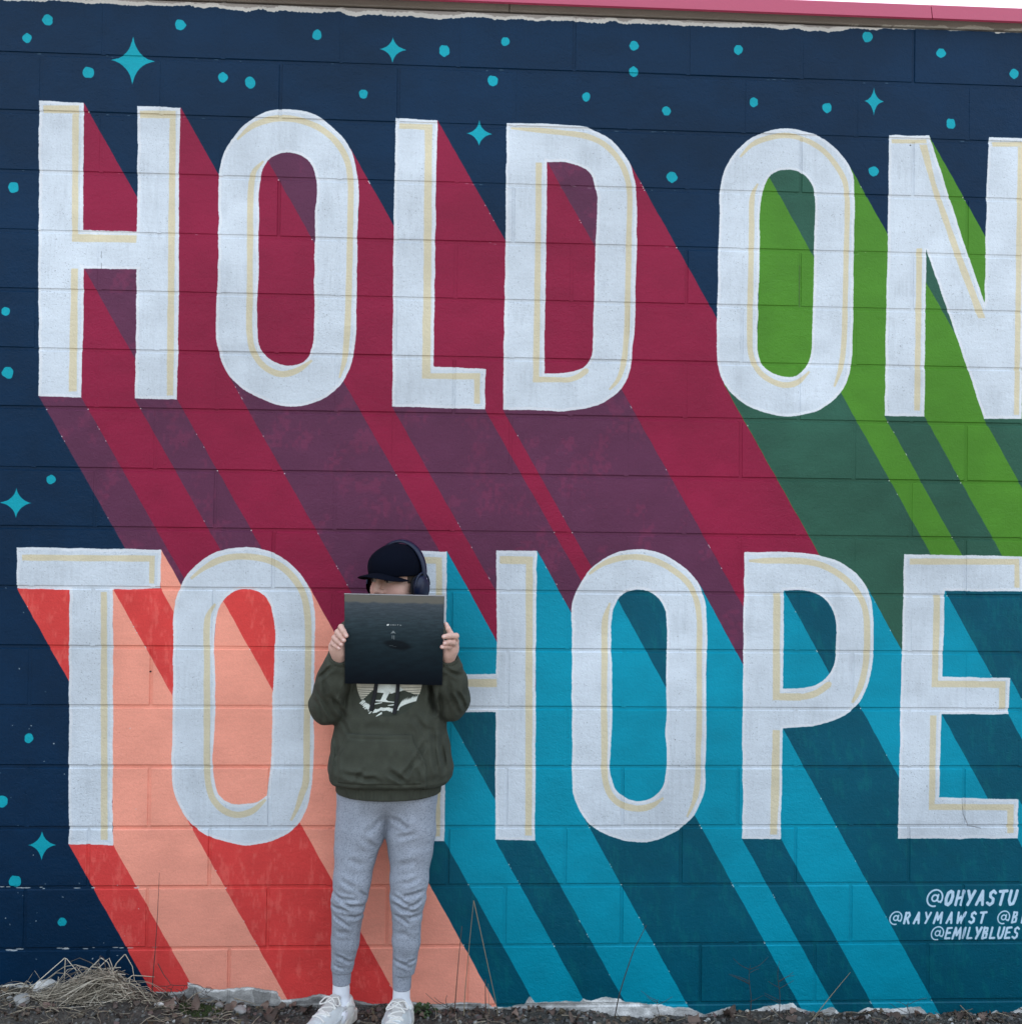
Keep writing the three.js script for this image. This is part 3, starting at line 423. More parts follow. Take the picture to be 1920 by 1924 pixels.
for (let i = 0; i < 26; i++) {
  const x = i < 12 ? R(0.3, 0.86) : R(1.12, 3.3), z = R(0.015, 0.12), s = R(0.028, 0.058), g = leafGeometry(R(0.4, 1.6), i * 3.1), v = R(0.05, 0.17);
  const m = solo('dead_leaf', g, mat(lin(v * 1.15, v * 0.78, v * 0.62), 0.8, { side: THREE.DoubleSide }), 'curled brown dead leaf lying at the foot of the painted wall', 'leaf', 'dead leaves along the wall foot');
  m.scale.set(s * 0.8, s, s); m.position.set(x, groundAt(x, z) + 0.012, z); m.rotation.set(R(-0.6, 0.6), R(0, 6.3), R(-0.5, 0.5));
}
// moss and a small green weed
scatter('moss', new THREE.ConeGeometry(1, 2.4, 4), mat(0xffffff, 0.95), 1500, () => { const a = R(0, 6.3), q = Math.sqrt(rnd()), x = 0.41 + Math.cos(a) * 0.075 * q, z = 0.085 + Math.sin(a) * 0.05 * q, s = R(0.0012, 0.0026), v = R(0.5, 1.2); return { p: V(x, groundAt(x, z) + s + 0.006 * (1 - q), z), e: [R(-0.5, 0.5), R(0, 6), R(-0.5, 0.5)], s: V(s, s, s), c: lin(0.035 * v, 0.055 * v, 0.012 * v) }; }, 'dark green moss cushion on the soil right of the dry grass heap', 'moss');
{
  const t = thing('weed', 'low green weed with small leaves at the wall foot beside the right shoe', 'weed', [1.145, groundAt(1.145, 0.05), 0.05]);
  const gm = mat(lin(0.045, 0.085, 0.03), 0.8, { side: THREE.DoubleSide });
  for (let i = 0; i < 46; i++) { const a = R(0, 6.3), r = R(0.005, 0.055), g = leafGeometry(0.6, i); const s = R(0.008, 0.017); g.scale(s, s, s * 1.4); g.rotateX(R(-0.9, 0.4)); g.rotateY(a); g.translate(Math.cos(a) * r, R(0.004, 0.044) * (1 - r * 9), Math.sin(a) * r * 0.7); part('leaf', g, gm, t); }
}
// dry stalks standing in front of the wall
const straw = mat(lin(0.26, 0.215, 0.14), 0.85), darkTwig = mat(lin(0.05, 0.04, 0.036), 0.9), redTwig = mat(lin(0.10, 0.055, 0.04), 0.85);
function stem(name, pts, r, m, label, category, group) { const b = pts[0], g = stalk(pts.map((p) => V(p[0] - b[0], p[1] - b[1], p[2] - b[2])), r, r * 0.45, 6); const o = solo(name, g, m, label, category, group); o.position.set(...b); return o; }
stem('dry_stalk', [[1.252, -0.01, 0.05], [1.258, 0.09, 0.05], [1.266, 0.2, 0.045], [1.274, 0.292, 0.04]], 0.0022, redTwig, 'straight reddish dry stalk before the peach paint right of the person', 'stalk');
stem('dry_stalk', [[1.284, -0.01, 0.05], [1.29, 0.1, 0.045], [1.302, 0.25, 0.04], [1.313, 0.377, 0.035]], 0.0019, straw, 'tall pale stalk with a sharp bend at its top against dark teal paint', 'stalk').add((() => { const m = shadow(new THREE.Mesh(stalk([V(0.029, 0.387, -0.015), V(0.05, 0.3, -0.012), V(0.08, 0.17, -0.006), V(0.11, 0.04, 0), V(0.116, 0.0, 0.004)], 0.0017, 0.0010, 5), straw)); m.name = 'bent_tip'; return m; })());
stem('dry_stalk', [[1.361, -0.04, 0.055], [1.358, 0.03, 0.052], [1.356, 0.115, 0.05]], 0.0024, redTwig, 'short upright brown stalk where peach meets dark teal', 'stalk');
stem('dry_stalk', [[1.372, -0.04, 0.06], [1.37, 0.02, 0.058], [1.366, 0.10, 0.05]], 0.0012, straw, 'thin short stalk close beside the short upright brown stalk', 'stalk');
stem('dry_twig', [[1.80, -0.03, 0.05], [1.815, 0.05, 0.05], [1.845, 0.15, 0.05], [1.872, 0.222, 0.046], [1.885, 0.245, 0.044], [1.91, 0.292, 0.04]], 0.0022, darkTwig, 'dark crooked twig leaning right across the cyan paint', 'twig');
stem('dry_straw', [[2.47, -0.055, 0.06], [2.53, 0.02, 0.056], [2.624, 0.127, 0.05]], 0.0016, straw, 'pale straight straw slanting right across dark teal paint', 'straw');
function weedSkeleton(x, z, h, label, k) {
  const y = groundAt(x, z), t = thing('dead_weed', label, 'weed', [x, y, z]);
  part('stem', stalk([V(0, -0.01, 0), V(0.004, h * 0.4, 0), V(-0.003, h * 0.75, -0.004), V(0.002, h, -0.004)], 0.0018, 0.0006, 5), darkTwig, t);
  for (let i = 0; i < k; i++) { const q = R(0.25, 0.95) * h, s = i % 2 ? 1 : -1, l = R(0.03, 0.075); part('twig', stalk([V(0, q, 0), V(s * l * 0.5, q + l * 0.22, R(-0.01, 0.004)), V(s * l, q + l * R(0.3, 0.7), R(-0.015, 0.004))], 0.0010, 0.0005, 4), darkTwig, t); }
}
weedSkeleton(2.271, 0.05, 0.185, 'sparse dead weed with side twigs against dark teal paint', 7);
weedSkeleton(2.372, 0.05, 0.20, 'wiry dead weed with curled twigs against cyan paint left of the slanting straw', 6);
weedSkeleton(1.225, 0.045, 0.07, 'stubby forked dead weed between the green weed and reddish stalk', 3);
weedSkeleton(2.83, 0.05, 0.06, 'tiny dead weed at the foot of the wide cyan stripe', 3);
weedSkeleton(1.95, 0.05, 0.075, 'little dead weed just right of the crooked twig', 3);
{
  const x = 0.235, z = 0.04, t = thing('sapling', 'thin dark sapling with one long shoot in front of the red stripe', 'sapling', [x, groundAt(x, z), z]), b = t.position;
  const at = (p) => V(p[0] - b.x, p[1] - b.y, p[2] - b.z);
  part('stem', stalk([[0.233, 0.02, 0.04], [0.236, 0.12, 0.036], [0.243, 0.24, 0.034], [0.247, 0.36, 0.03], [0.25, 0.475, 0.03]].map(at), 0.0020, 0.0006, 5), darkTwig, t);
  part('side_shoot', stalk([[0.252, 0.172, 0.035], [0.272, 0.138, 0.04], [0.297, 0.103, 0.045], [0.262, 0.1, 0.045], [0.232, 0.097, 0.04]].map(at), 0.0016, 0.0008, 5), darkTwig, t);
  part('side_shoot', stalk([[0.296, 0.104, 0.045], [0.32, 0.102, 0.045], [0.345, 0.1, 0.04], [0.39, 0.098, 0.035], [0.42, 0.072, 0.04]].map(at), 0.0013, 0.0006, 5), darkTwig, t);
  for (let i = 0; i < 14; i++) { const q = R(0.27, 0.42); part('twig', stalk([[q, R(0.085, 0.103), 0.04], [q + R(-0.02, 0.03), R(0.07, 0.095), 0.045], [q + R(-0.03, 0.05), R(0.04, 0.075), 0.05]].map(at), 0.0008, 0.0005, 4), darkTwig, t); }
}
// heap of dead grass
{
  const t = thing('dry_grass_heap', 'tangled heap of dead straw-coloured grass at the wall foot', 'grass', [0.1, groundAt(0.1, 0.06), 0.06]), b = t.position, at = (p) => V(p[0] - b.x, p[1] - b.y, p[2] - b.z);
  const tones = [lin(0.46, 0.40, 0.31), lin(0.28, 0.24, 0.185), lin(0.11, 0.092, 0.07), lin(0.60, 0.54, 0.44)].map((c) => mat(c, 0.85)), bits = [[], [], [], []];
  for (let i = 0; i < 620; i++) {
    const fan = rnd() < 0.55, x0 = fan ? 0.11 + (rnd() + rnd() - 1) * 0.09 : 0.03 + (rnd() + rnd() - 1) * 0.26, z0 = 0.02 + rnd() * 0.09, top = 0.085 * Math.exp(-(((x0 - 0.11) / 0.085) ** 2)), y0 = groundAt(x0, z0) + R(0, top), l = R(0.05, fan ? 0.24 : 0.16), a = fan ? R(2.3, 3.9) : R(0, 6.3), up = R(-0.02, rnd() < 0.12 ? 0.09 : 0.02), dx = Math.cos(a) * l, dz = Math.abs(Math.sin(a)) * l * 0.6;
    const x1 = x0 + dx * 0.5, z1 = z0 + dz * 0.5, x2 = x0 + dx, z2 = Math.max(0.015, z0 + dz);
    const bent = R(0.2, 0.8), jx = R(-0.012, 0.012); bits[Math.floor(rnd() * 3.4)].push(stalk([at([x0, y0, z0]), at([lerp(x0, x1, bent) + jx, lerp(y0, Math.max(y0 + up, groundAt(x1, z1)), bent) + R(-0.004, 0.010), lerp(z0, z1, bent)]), at([x1, Math.max(y0 + up, groundAt(x1, z1) + 0.004), z1]), at([x2, groundAt(x2, z2) + R(0, 0.03), z2])], R(0.0008, 0.0022), 0.0007, 3, 7));
  }
  bits.forEach((list, i) => tag(part('blades', merged(list), tones[i], t), null, null, null, 'stuff'));
  const long = [
    [[-0.30, 0.02, 0.09], [-0.18, 0.085, 0.06], [-0.056, 0.193, 0.03], [-0.02, 0.15, 0.03], [0.012, 0.09, 0.035]], [[-0.056, 0.19, 0.03], [-0.058, 0.14, 0.03], [-0.06, 0.09, 0.03]], [[0.02, 0.10, 0.03], [0.022, 0.15, 0.03], [0.06, 0.19, 0.028], [0.085, 0.175, 0.03], [0.10, 0.14, 0.03]],
    [[-0.16, -0.01, 0.10], [-0.03, 0.08, 0.07], [0.088, 0.19, 0.03], [0.098, 0.165, 0.03], [0.105, 0.13, 0.03]], [[0.09, 0.12, 0.04], [0.115, 0.175, 0.035], [0.141, 0.203, 0.03], [0.166, 0.16, 0.03], [0.176, 0.11, 0.035]], [[0.0, 0.06, 0.08], [0.06, 0.09, 0.06], [0.10, 0.14, 0.04], [0.14, 0.13, 0.045], [0.17, 0.09, 0.055]],
    [[-0.30, 0.035, 0.12], [-0.2, 0.055, 0.10], [-0.08, 0.075, 0.08], [0.02, 0.12, 0.05]], [[-0.26, 0.10, 0.035], [-0.2, 0.108, 0.03], [-0.14, 0.095, 0.04], [-0.10, 0.085, 0.05]], [[0.19, 0.06, 0.06], [0.26, 0.035, 0.075], [0.36, -0.005, 0.10], [0.44, -0.03, 0.12]], [[0.12, 0.10, 0.05], [0.17, 0.135, 0.04], [0.21, 0.13, 0.035], [0.24, 0.125, 0.03]],
    [[-0.08, 0.0, 0.13], [-0.02, 0.055, 0.10], [0.05, 0.10, 0.07], [0.09, 0.135, 0.05]], [[0.04, -0.01, 0.13], [0.05, 0.05, 0.10], [0.075, 0.10, 0.07], [0.11, 0.135, 0.045]], [[-0.02, 0.10, 0.05], [0.0, 0.135, 0.04], [0.03, 0.135, 0.035], [0.035, 0.10, 0.04]], [[0.14, 0.02, 0.12], [0.135, 0.06, 0.09], [0.13, 0.10, 0.06]],
  ];
  // straws kink sharply where they are broken
  const kinked = (p) => p.flatMap((q, i) => (i && i < p.length - 1 ? [q.map((v, k) => lerp(v, p[i - 1][k], 0.06)), q, q.map((v, k) => lerp(v, p[i + 1][k], 0.06))] : [q]));
  long.forEach((p, i) => part('stem', stalk(kinked(p).map(at), 0.0021, 0.0012, 5, 44), tones[[3, 0, 3, 3, 0, 3, 0, 3, 3, 0, 3, 0, 1, 3][i]], t));
}
console.log('ground built');

// ------------------------------------------------------------------ the person: fields meshed on a grid (surface nets)
const smin = (a, b, k) => { const h = Math.max(k - Math.abs(a - b), 0) / k; return Math.min(a, b) - h * h * k * 0.25; };
const smax = (a, b, k) => -smin(-a, -b, k);
function capsule(px, py, pz, a, b, ra, rb) {
  const bx = b[0] - a[0], by = b[1] - a[1], bz = b[2] - a[2], qx = px - a[0], qy = py - a[1], qz = pz - a[2];
  const t = clamp((qx * bx + qy * by + qz * bz) / (bx * bx + by * by + bz * bz + 1e-12)), dx = qx - bx * t, dy = qy - by * t, dz = qz - bz * t;
  return Math.sqrt(dx * dx + dy * dy + dz * dz) - (ra + (rb - ra) * t);
}
const ellipsoid = (px, py, pz, c, r) => { const x = (px - c[0]) / r[0], y = (py - c[1]) / r[1], z = (pz - c[2]) / r[2], k = Math.sqrt(x * x + y * y + z * z), g = Math.sqrt((x / r[0]) ** 2 + (y / r[1]) ** 2 + (z / r[2]) ** 2); return k < 1e-6 ? -Math.min(...r) : k * (k - 1) / g; };
function chain(px, py, pz, pts, k) { let d = 9; for (let i = 0; i < pts.length - 1; i++) d = smin(d, capsule(px, py, pz, pts[i], pts[i + 1], pts[i][3], pts[i + 1][3]), k); return d; }
function mesh(f, lo, hi, cell) {
  const nx = Math.ceil((hi[0] - lo[0]) / cell) + 1, ny = Math.ceil((hi[1] - lo[1]) / cell) + 1, nz = Math.ceil((hi[2] - lo[2]) / cell) + 1, F = new Float32Array(nx * ny * nz), id = (i, j, k) => (k * ny + j) * nx + i;
  for (let k = 0; k < nz; k++) for (let j = 0; j < ny; j++) for (let i = 0; i < nx; i++) F[id(i, j, k)] = f(lo[0] + i * cell, lo[1] + j * cell, lo[2] + k * cell);
  const at = new Int32Array(nx * ny * nz).fill(-1), P = [], N = [], I = [];
  const C = [[0, 0, 0], [1, 0, 0], [0, 1, 0], [1, 1, 0], [0, 0, 1], [1, 0, 1], [0, 1, 1], [1, 1, 1]], ED = [[0, 1], [2, 3], [4, 5], [6, 7], [0, 2], [1, 3], [4, 6], [5, 7], [0, 4], [1, 5], [2, 6], [3, 7]];
  for (let k = 0; k < nz - 1; k++) for (let j = 0; j < ny - 1; j++) for (let i = 0; i < nx - 1; i++) {
    const v = C.map((c) => F[id(i + c[0], j + c[1], k + c[2])]); let n = 0, x = 0, y = 0, z = 0;
    if (v.every((q) => q > 0) || v.every((q) => q <= 0)) continue;
    for (const [a, b] of ED) if ((v[a] > 0) !== (v[b] > 0)) { const t = v[a] / (v[a] - v[b]); x += lerp(C[a][0], C[b][0], t); y += lerp(C[a][1], C[b][1], t); z += lerp(C[a][2], C[b][2], t); n++; }
    const X = lo[0] + (i + x / n) * cell, Y = lo[1] + (j + y / n) * cell, Z = lo[2] + (k + z / n) * cell, e = cell * 0.6;
    const g = V(f(X + e, Y, Z) - f(X - e, Y, Z), f(X, Y + e, Z) - f(X, Y - e, Z), f(X, Y, Z + e) - f(X, Y, Z - e)).normalize();
    at[id(i, j, k)] = P.length / 3; P.push(X, Y, Z); N.push(g.x, g.y, g.z);
  }
  const quad = (a, b, c, d, flip) => { if (a < 0 || b < 0 || c < 0 || d < 0) return; flip ? I.push(a, c, b, a, d, c) : I.push(a, b, c, a, c, d); };
  for (let k = 1; k < nz - 1; k++) for (let j = 1; j < ny - 1; j++) for (let i = 1; i < nx - 1; i++) {
    const s = F[id(i, j, k)] > 0;
    if (s !== F[id(i + 1, j, k)] > 0) quad(at[id(i, j - 1, k - 1)], at[id(i, j, k - 1)], at[id(i, j, k)], at[id(i, j - 1, k)], s);
    if (s !== F[id(i, j + 1, k)] > 0) quad(at[id(i - 1, j, k - 1)], at[id(i - 1, j, k)], at[id(i, j, k)], at[id(i, j, k - 1)], s);
    if (s !== F[id(i, j, k + 1)] > 0) quad(at[id(i - 1, j - 1, k)], at[id(i, j - 1, k)], at[id(i, j, k)], at[id(i - 1, j, k)], s);
  }
  const g = new THREE.BufferGeometry(); g.setAttribute('position', new THREE.Float32BufferAttribute(P, 3)); g.setAttribute('normal', new THREE.Float32BufferAttribute(N, 3)); g.setIndex(I);
  return g;
}
const BASE = [0.985, 0, 0.16];
const person = thing('person', 'person in black cap, olive hoodie and grey joggers holding up a dark record sleeve', 'person', BASE);
const worn = (name, g, m, parent = person) => { g.translate(-BASE[0], -BASE[1], -BASE[2]); return part(name, g, m, parent); };
const frame = (o, yaw, pitch, roll = 0) => { const m = new THREE.Matrix4().makeRotationFromEuler(new THREE.Euler(pitch, yaw, roll, 'YXZ')); m.setPosition(...o); return m; };
const local = (m) => { const e = m.clone().invert().elements; return (x, y, z) => [e[0] * x + e[4] * y + e[8] * z + e[12], e[1] * x + e[5] * y + e[9] * z + e[13], e[2] * x + e[6] * y + e[10] * z + e[14]]; };

// head frame: x to the person's left, y up, z ahead; turned to the person's right and a little down
const HEAD = frame([1.041, 1.484, 0.172], -0.60, 0.06, -0.02), inHead = local(HEAD);
function headField(x, y, z) {
  const ax = Math.abs(x);
  let d = ellipsoid(x, y, z, [0, 0.018, -0.012], [0.073, 0.088, 0.092]);
  d = smin(d, ellipsoid(x, y, z, [0, -0.045, 0.022], [0.058, 0.072, 0.066]), 0.03);
  d = smin(d, ellipsoid(ax, y, z, [0.036, -0.035, 0.048], [0.026, 0.026, 0.030]), 0.02);
  d = smin(d, ellipsoid(x, y, z, [0, -0.104, 0.052], [0.026, 0.02, 0.024]), 0.03);
  d = smin(d, capsule(ax, y, z, [0.0, 0.026, 0.078], [0.045, 0.024, 0.060], 0.012, 0.010), 0.018);
  d = smax(d, -ellipsoid(ax, y, z, [0.032, 0.002, 0.096], [0.019, 0.013, 0.020]), 0.012);
  d = smin(d, ellipsoid(ax, y, z, [0.031, 0.001, 0.0725], [0.0145, 0.0115, 0.0125]), 0.004);
  d = smin(d, capsule(x, y, z, [0, 0.016, 0.086], [0, -0.030, 0.108], 0.0075, 0.0105), 0.014);
  d = smin(d, ellipsoid(ax, y, z, [0.0125, -0.035, 0.094], [0.0085, 0.008, 0.011]), 0.008);
  d = smax(d, -ellipsoid(ax, y, z, [0.0065, -0.0445, 0.100], [0.0035, 0.004, 0.006]), 0.003);
  d = smin(d, ellipsoid(x, y, z, [0, -0.064, 0.083], [0.024, 0.0065, 0.012]), 0.006);
  d = smin(d, ellipsoid(x, y, z, [0, -0.075, 0.081], [0.020, 0.0075, 0.011]), 0.006);
  d = smin(d, ellipsoid(ax, y, z, [0.076, -0.012, -0.008], [0.010, 0.030, 0.018]), 0.008);
  return smin(d, capsule(x, y, z, [0, -0.07, -0.02], [0, -0.19, -0.03], 0.050, 0.054), 0.03);
}
const SKIN = [0.62, 0.395, 0.32];
function skinned(g, fn) { const p = g.attributes.position, c = new Float32Array(p.count * 3); for (let i = 0; i < p.count; i++) { const q = fn(p.getX(i), p.getY(i), p.getZ(i)); c.set(q, i * 3); } g.setAttribute('color', new THREE.BufferAttribute(c, 3)); return g; }
const blend = (a, b, t) => a.map((v, i) => lerp(v, b[i], t));
const headGeo = skinned(mesh(headField, [-0.1, -0.2, -0.12], [0.1, 0.12, 0.135], 0.0028), (x, y, z) => {
  const ax = Math.abs(x); let c = blend(SKIN, [0.64, 0.33, 0.28], 0.5 * smooth(0.035, 0.01, Math.hypot(ax - 0.04, y + 0.035)) + 0.5 * smooth(0.022, 0.006, Math.hypot(x, y + 0.036, z - 0.105)));
  c = blend(c, [0.50, 0.19, 0.17], smooth(0.010, 0.005, Math.abs(y + 0.07)) * smooth(0.027, 0.018, ax) * smooth(0.06, 0.075, z));
  const e = Math.hypot((ax - 0.031) / 0.0145, (y - 0.0005) / 0.0062); if (z > 0.05 && e < 1) c = Math.hypot(x - (x > 0 ? 0.026 : -0.036), y - 0.001) < 0.0062 ? [0.02, 0.015, 0.012] : [0.42, 0.38, 0.36]; else if (z > 0.05 && e < 1.25 && y > -0.001) c = [0.06, 0.035, 0.025];
  const b = Math.abs(y - (0.021 + 0.05 * (ax - 0.02) - 4 * (ax - 0.03) ** 2)); if (z > 0.03 && b < 0.0042 && ax > 0.012 && ax < 0.05) c = blend(c, [0.10, 0.06, 0.04], 0.8);
  return c.map((v) => v * (0.95 + 0.1 * noise3(x * 400, y * 400, z * 400)));
});
headGeo.applyMatrix4(HEAD);

// hands: palm, four fingers and a thumb each, closed on the sleeve's edges
const HAND_R = { palm: [[0.8655, 1.257, 0.298, 0.0215], [0.861, 1.270, 0.305, 0.0225], [0.866, 1.292, 0.312, 0.020]], fingers: [
  [[0.872, 1.312, 0.318, 0.0098], [0.8785, 1.338, 0.345, 0.0092], [0.887, 1.327, 0.359, 0.0084], [0.8965, 1.3125, 0.363, 0.0075]],
  [[0.864, 1.302, 0.314, 0.0102], [0.868, 1.3215, 0.341, 0.0096], [0.8775, 1.311, 0.355, 0.0087], [0.8885, 1.298, 0.3585, 0.0078]],
  [[0.856, 1.288, 0.311, 0.0098], [0.858, 1.3035, 0.336, 0.0092], [0.868, 1.295, 0.349, 0.0084], [0.8805, 1.2845, 0.3535, 0.0075]],
  [[0.852, 1.274, 0.308, 0.0088], [0.8525, 1.285, 0.331, 0.0082], [0.8625, 1.279, 0.342, 0.0075], [0.8735, 1.2715, 0.347, 0.0068]]],
  thumb: [[0.872, 1.262, 0.297, 0.0125], [0.892, 1.285, 0.300, 0.0110], [0.915, 1.305, 0.316, 0.0092]], wrist: [[0.8665, 1.252, 0.294, 0.0200], [0.866, 1.19, 0.258, 0.023]] };
const HAND_L = { palm: [[1.2185, 1.255, 0.297, 0.0210], [1.2255, 1.268, 0.303, 0.0215], [1.2315, 1.292, 0.314, 0.018]], fingers: [
  [[1.229, 1.305, 0.322, 0.0098], [1.2225, 1.3195, 0.343, 0.0088], [1.2145, 1.335, 0.345, 0.0080], [1.2075, 1.349, 0.340, 0.0070]],
  [[1.2365, 1.300, 0.324, 0.0102], [1.2395, 1.3125, 0.346, 0.0094], [1.219, 1.3145, 0.361, 0.0086], [1.2015, 1.3115, 0.3625, 0.0076]],
  [[1.233, 1.284, 0.320, 0.0100], [1.2305, 1.2925, 0.345, 0.0094], [1.217, 1.2945, 0.3555, 0.0086], [1.205, 1.2905, 0.357, 0.0076]],
  [[1.225, 1.268, 0.316, 0.0090], [1.2165, 1.2785, 0.339, 0.0086], [1.2065, 1.2795, 0.348, 0.0080], [1.1965, 1.278, 0.3505, 0.0072]]],
  thumb: [[1.214, 1.262, 0.297, 0.0125], [1.196, 1.285, 0.300, 0.0110], [1.176, 1.305, 0.315, 0.0092]], wrist: [[1.2175, 1.250, 0.292, 0.0195], [1.2165, 1.19, 0.256, 0.0225]] };
const handGeo = (h, lo, hi) => skinned(mesh((x, y, z) => {
  let d = chain(x, y, z, h.palm, 0.012); d = smin(d, chain(x, y, z, h.wrist, 0.01), 0.02); d = smin(d, chain(x, y, z, h.thumb, 0.005), 0.010);
  let f = 9; for (const q of h.fingers) f = Math.min(f, chain(x, y, z, q, 0.003)); return smin(d, f, 0.006);
}, lo, hi, 0.0019), (x, y, z) => {
  let c = [0.63, 0.40, 0.335];
  for (const q of h.fingers) { const t = q[3], k = q[1]; c = blend(c, [0.66, 0.34, 0.30], 0.6 * smooth(0.014, 0.004, Math.hypot(x - t[0], y - t[1], z - t[2]))); c = blend(c, [0.60, 0.32, 0.27], 0.4 * smooth(0.010, 0.004, Math.hypot(x - k[0], y - k[1], z - k[2]))); const n = Math.hypot(x - t[0], y - t[1] - 0.001, z - t[2] - t[3]); if (n < 0.0048) c = [0.72, 0.50, 0.45]; }
  return c.map((v) => v * (0.95 + 0.1 * noise3(x * 300, y * 300, z * 300)));
});
// the body under the clothes, coarse
const limbs = [[[0.91, 1.27, 0.115, 0.042], [0.835, 1.07, 0.16, 0.036], [0.866, 1.20, 0.262, 0.027]], [[1.15, 1.27, 0.115, 0.042], [1.217, 1.082, 0.16, 0.036], [1.2165, 1.20, 0.262, 0.0265]], [[0.945, 0.74, 0.135, 0.07], [0.905, 0.43, 0.15, 0.042], [0.876, 0.13, 0.13, 0.023], [0.872, 0.06, 0.134, 0.022]], [[1.09, 0.74, 0.135, 0.07], [1.092, 0.43, 0.16, 0.042], [1.077, 0.13, 0.146, 0.023], [1.073, 0.06, 0.15, 0.022]]];
const coreGeo = skinned(mesh((x, y, z) => { let d = ellipsoid(x, y, z, [1.025, 1.15, 0.125], [0.125, 0.24, 0.085]); d = smin(d, ellipsoid(x, y, z, [1.02, 0.83, 0.13], [0.125, 0.16, 0.085]), 0.06); d = smin(d, capsule(x, y, z, [1.03, 1.2, 0.125], [1.038, 1.36, 0.145], 0.05, 0.048), 0.05); for (const l of limbs) d = smin(d, chain(x, y, z, l, 0.02), 0.03); return d; }, [0.76, 0.0, 0.0], [1.3, 1.4, 0.32], 0.012), () => SKIN);
const skinMat = new THREE.MeshPhysicalMaterial({ vertexColors: true, roughness: 0.55, specularIntensity: 0.6 });
worn('body', mergeGeometries([headGeo, handGeo(HAND_R, [0.815, 1.17, 0.23], [0.935, 1.36, 0.385]), handGeo(HAND_L, [1.15, 1.17, 0.23], [1.265, 1.37, 0.385]), coreGeo]), skinMat);
console.log('body built');

// hoodie
const TORSO = [[0.74, 1.024, 0.166, 0.112], [0.77, 1.024, 0.168, 0.114], [0.80, 1.024, 0.172, 0.118], [0.825, 1.027, 0.188, 0.130], [0.86, 1.029, 0.196, 0.136], [0.92, 1.029, 0.193, 0.131], [1.0, 1.027, 0.178, 0.122], [1.08, 1.023, 0.164, 0.116], [1.18, 1.021, 0.158, 0.110], [1.26, 1.02, 0.150, 0.098], [1.32, 1.022, 0.122, 0.085], [1.365, 1.03, 0.085, 0.075], [1.40, 1.035, 0.07, 0.07], [1.5, 1.035, 0.06, 0.06]];
function torsoAt(y) { let i = 0; while (i < TORSO.length - 2 && y > TORSO[i + 1][0]) i++; const a = TORSO[i], b = TORSO[i + 1], t = clamp((y - a[0]) / (b[0] - a[0])), s = t * t * (3 - 2 * t); return [lerp(a[1], b[1], s), lerp(a[2], b[2], s), lerp(a[3], b[3], s)]; }
const TZ = 0.142;
function torsoField(x, y, z) { const [c, w, d] = torsoAt(y), u = Math.abs((x - c) / w), v = Math.abs((z - TZ) / d), k = Math.pow(Math.pow(u, 2.3) + Math.pow(v, 2.3), 1 / 2.3); return (k - 1) * Math.min(w, d) * 0.92; }
// cloth folds: ridges that run along a tilted direction, strength by region
const folds = (x, y, z, f, o) => { const n = noise3(x * f + o, y * f * 0.55 + z * 3, z * f + o * 2); return 1 - Math.abs(2 * n - 1) * 1.6; };
const SLEEVES = [[[0.908, 1.275, 0.12, 0.078], [0.862, 1.16, 0.135, 0.068], [0.829, 1.068, 0.168, 0.062], [0.848, 1.15, 0.225, 0.056], [0.8624, 1.2076, 0.2626, 0.043]], [[1.152, 1.275, 0.12, 0.078], [1.196, 1.17, 0.135, 0.066], [1.222, 1.08, 0.168, 0.060], [1.222, 1.15, 0.225, 0.054], [1.217, 1.2076, 0.261, 0.042]]];
// long creases pressed into the front of the cloth: [x0, y0, x1, y1, width, depth]
function creased(x, y, list) { let s = 0; for (const [ax, ay, bx, by, w, h] of list) { const ux = bx - ax, uy = by - ay, t = clamp(((x - ax) * ux + (y - ay) * uy) / (ux * ux + uy * uy)), e = Math.hypot(x - ax - ux * t + 0.006 * (noise2(y * 40 + ax * 90, 3) - 0.5), y - ay - uy * t + 0.010 * (noise2(x * 40 + ay * 90, 7) - 0.5)) / w; if (e < 4) s += h * (Math.exp(-e * e) - 0.55 * Math.exp(-((e - 1.9) ** 2) * 1.2)) * Math.min(1, 0.25 + 4 * t * (1 - t)); } return s; }
const HOOD_CREASE = [[0.795, 1.13, 0.85, 1.025, 0.007, 0.008], [0.815, 1.175, 0.838, 1.06, 0.007, 0.007], [0.84, 1.11, 0.882, 1.04, 0.007, 0.009], [0.852, 1.205, 0.80, 1.165, 0.006, 0.007], [0.79, 1.09, 0.815, 1.02, 0.006, 0.006], [0.90, 1.17, 0.875, 1.06, 0.008, 0.010],
  [1.185, 1.14, 1.20, 1.03, 0.007, 0.009], [1.212, 1.16, 1.247, 1.05, 0.007, 0.008], [1.24, 1.13, 1.272, 1.06, 0.006, 0.007], [1.20, 1.205, 1.255, 1.175, 0.006, 0.007], [1.16, 1.16, 1.172, 1.05, 0.008, 0.010],
  [0.885, 0.862, 1.0, 0.842, 0.008, 0.007], [1.03, 0.872, 1.085, 0.838, 0.008, 0.008], [1.115, 0.905, 1.07, 0.85, 0.008, 0.006], [1.165, 1.01, 1.188, 0.85, 0.008, 0.006], [1.192, 0.97, 1.207, 0.86, 0.007, 0.007], [1.145, 0.955, 1.118, 0.895, 0.007, 0.006], [0.87, 1.02, 0.90, 0.98, 0.007, 0.004], [0.94, 1.01, 1.05, 1.0, 0.012, 0.003], [0.853, 0.96, 0.862, 0.86, 0.007, 0.005], [1.10, 1.05, 1.15, 0.985, 0.010, 0.005], [0.93, 0.835, 0.95, 0.875, 0.007, 0.005], [1.13, 0.83, 1.12, 0.875, 0.007, 0.005]];
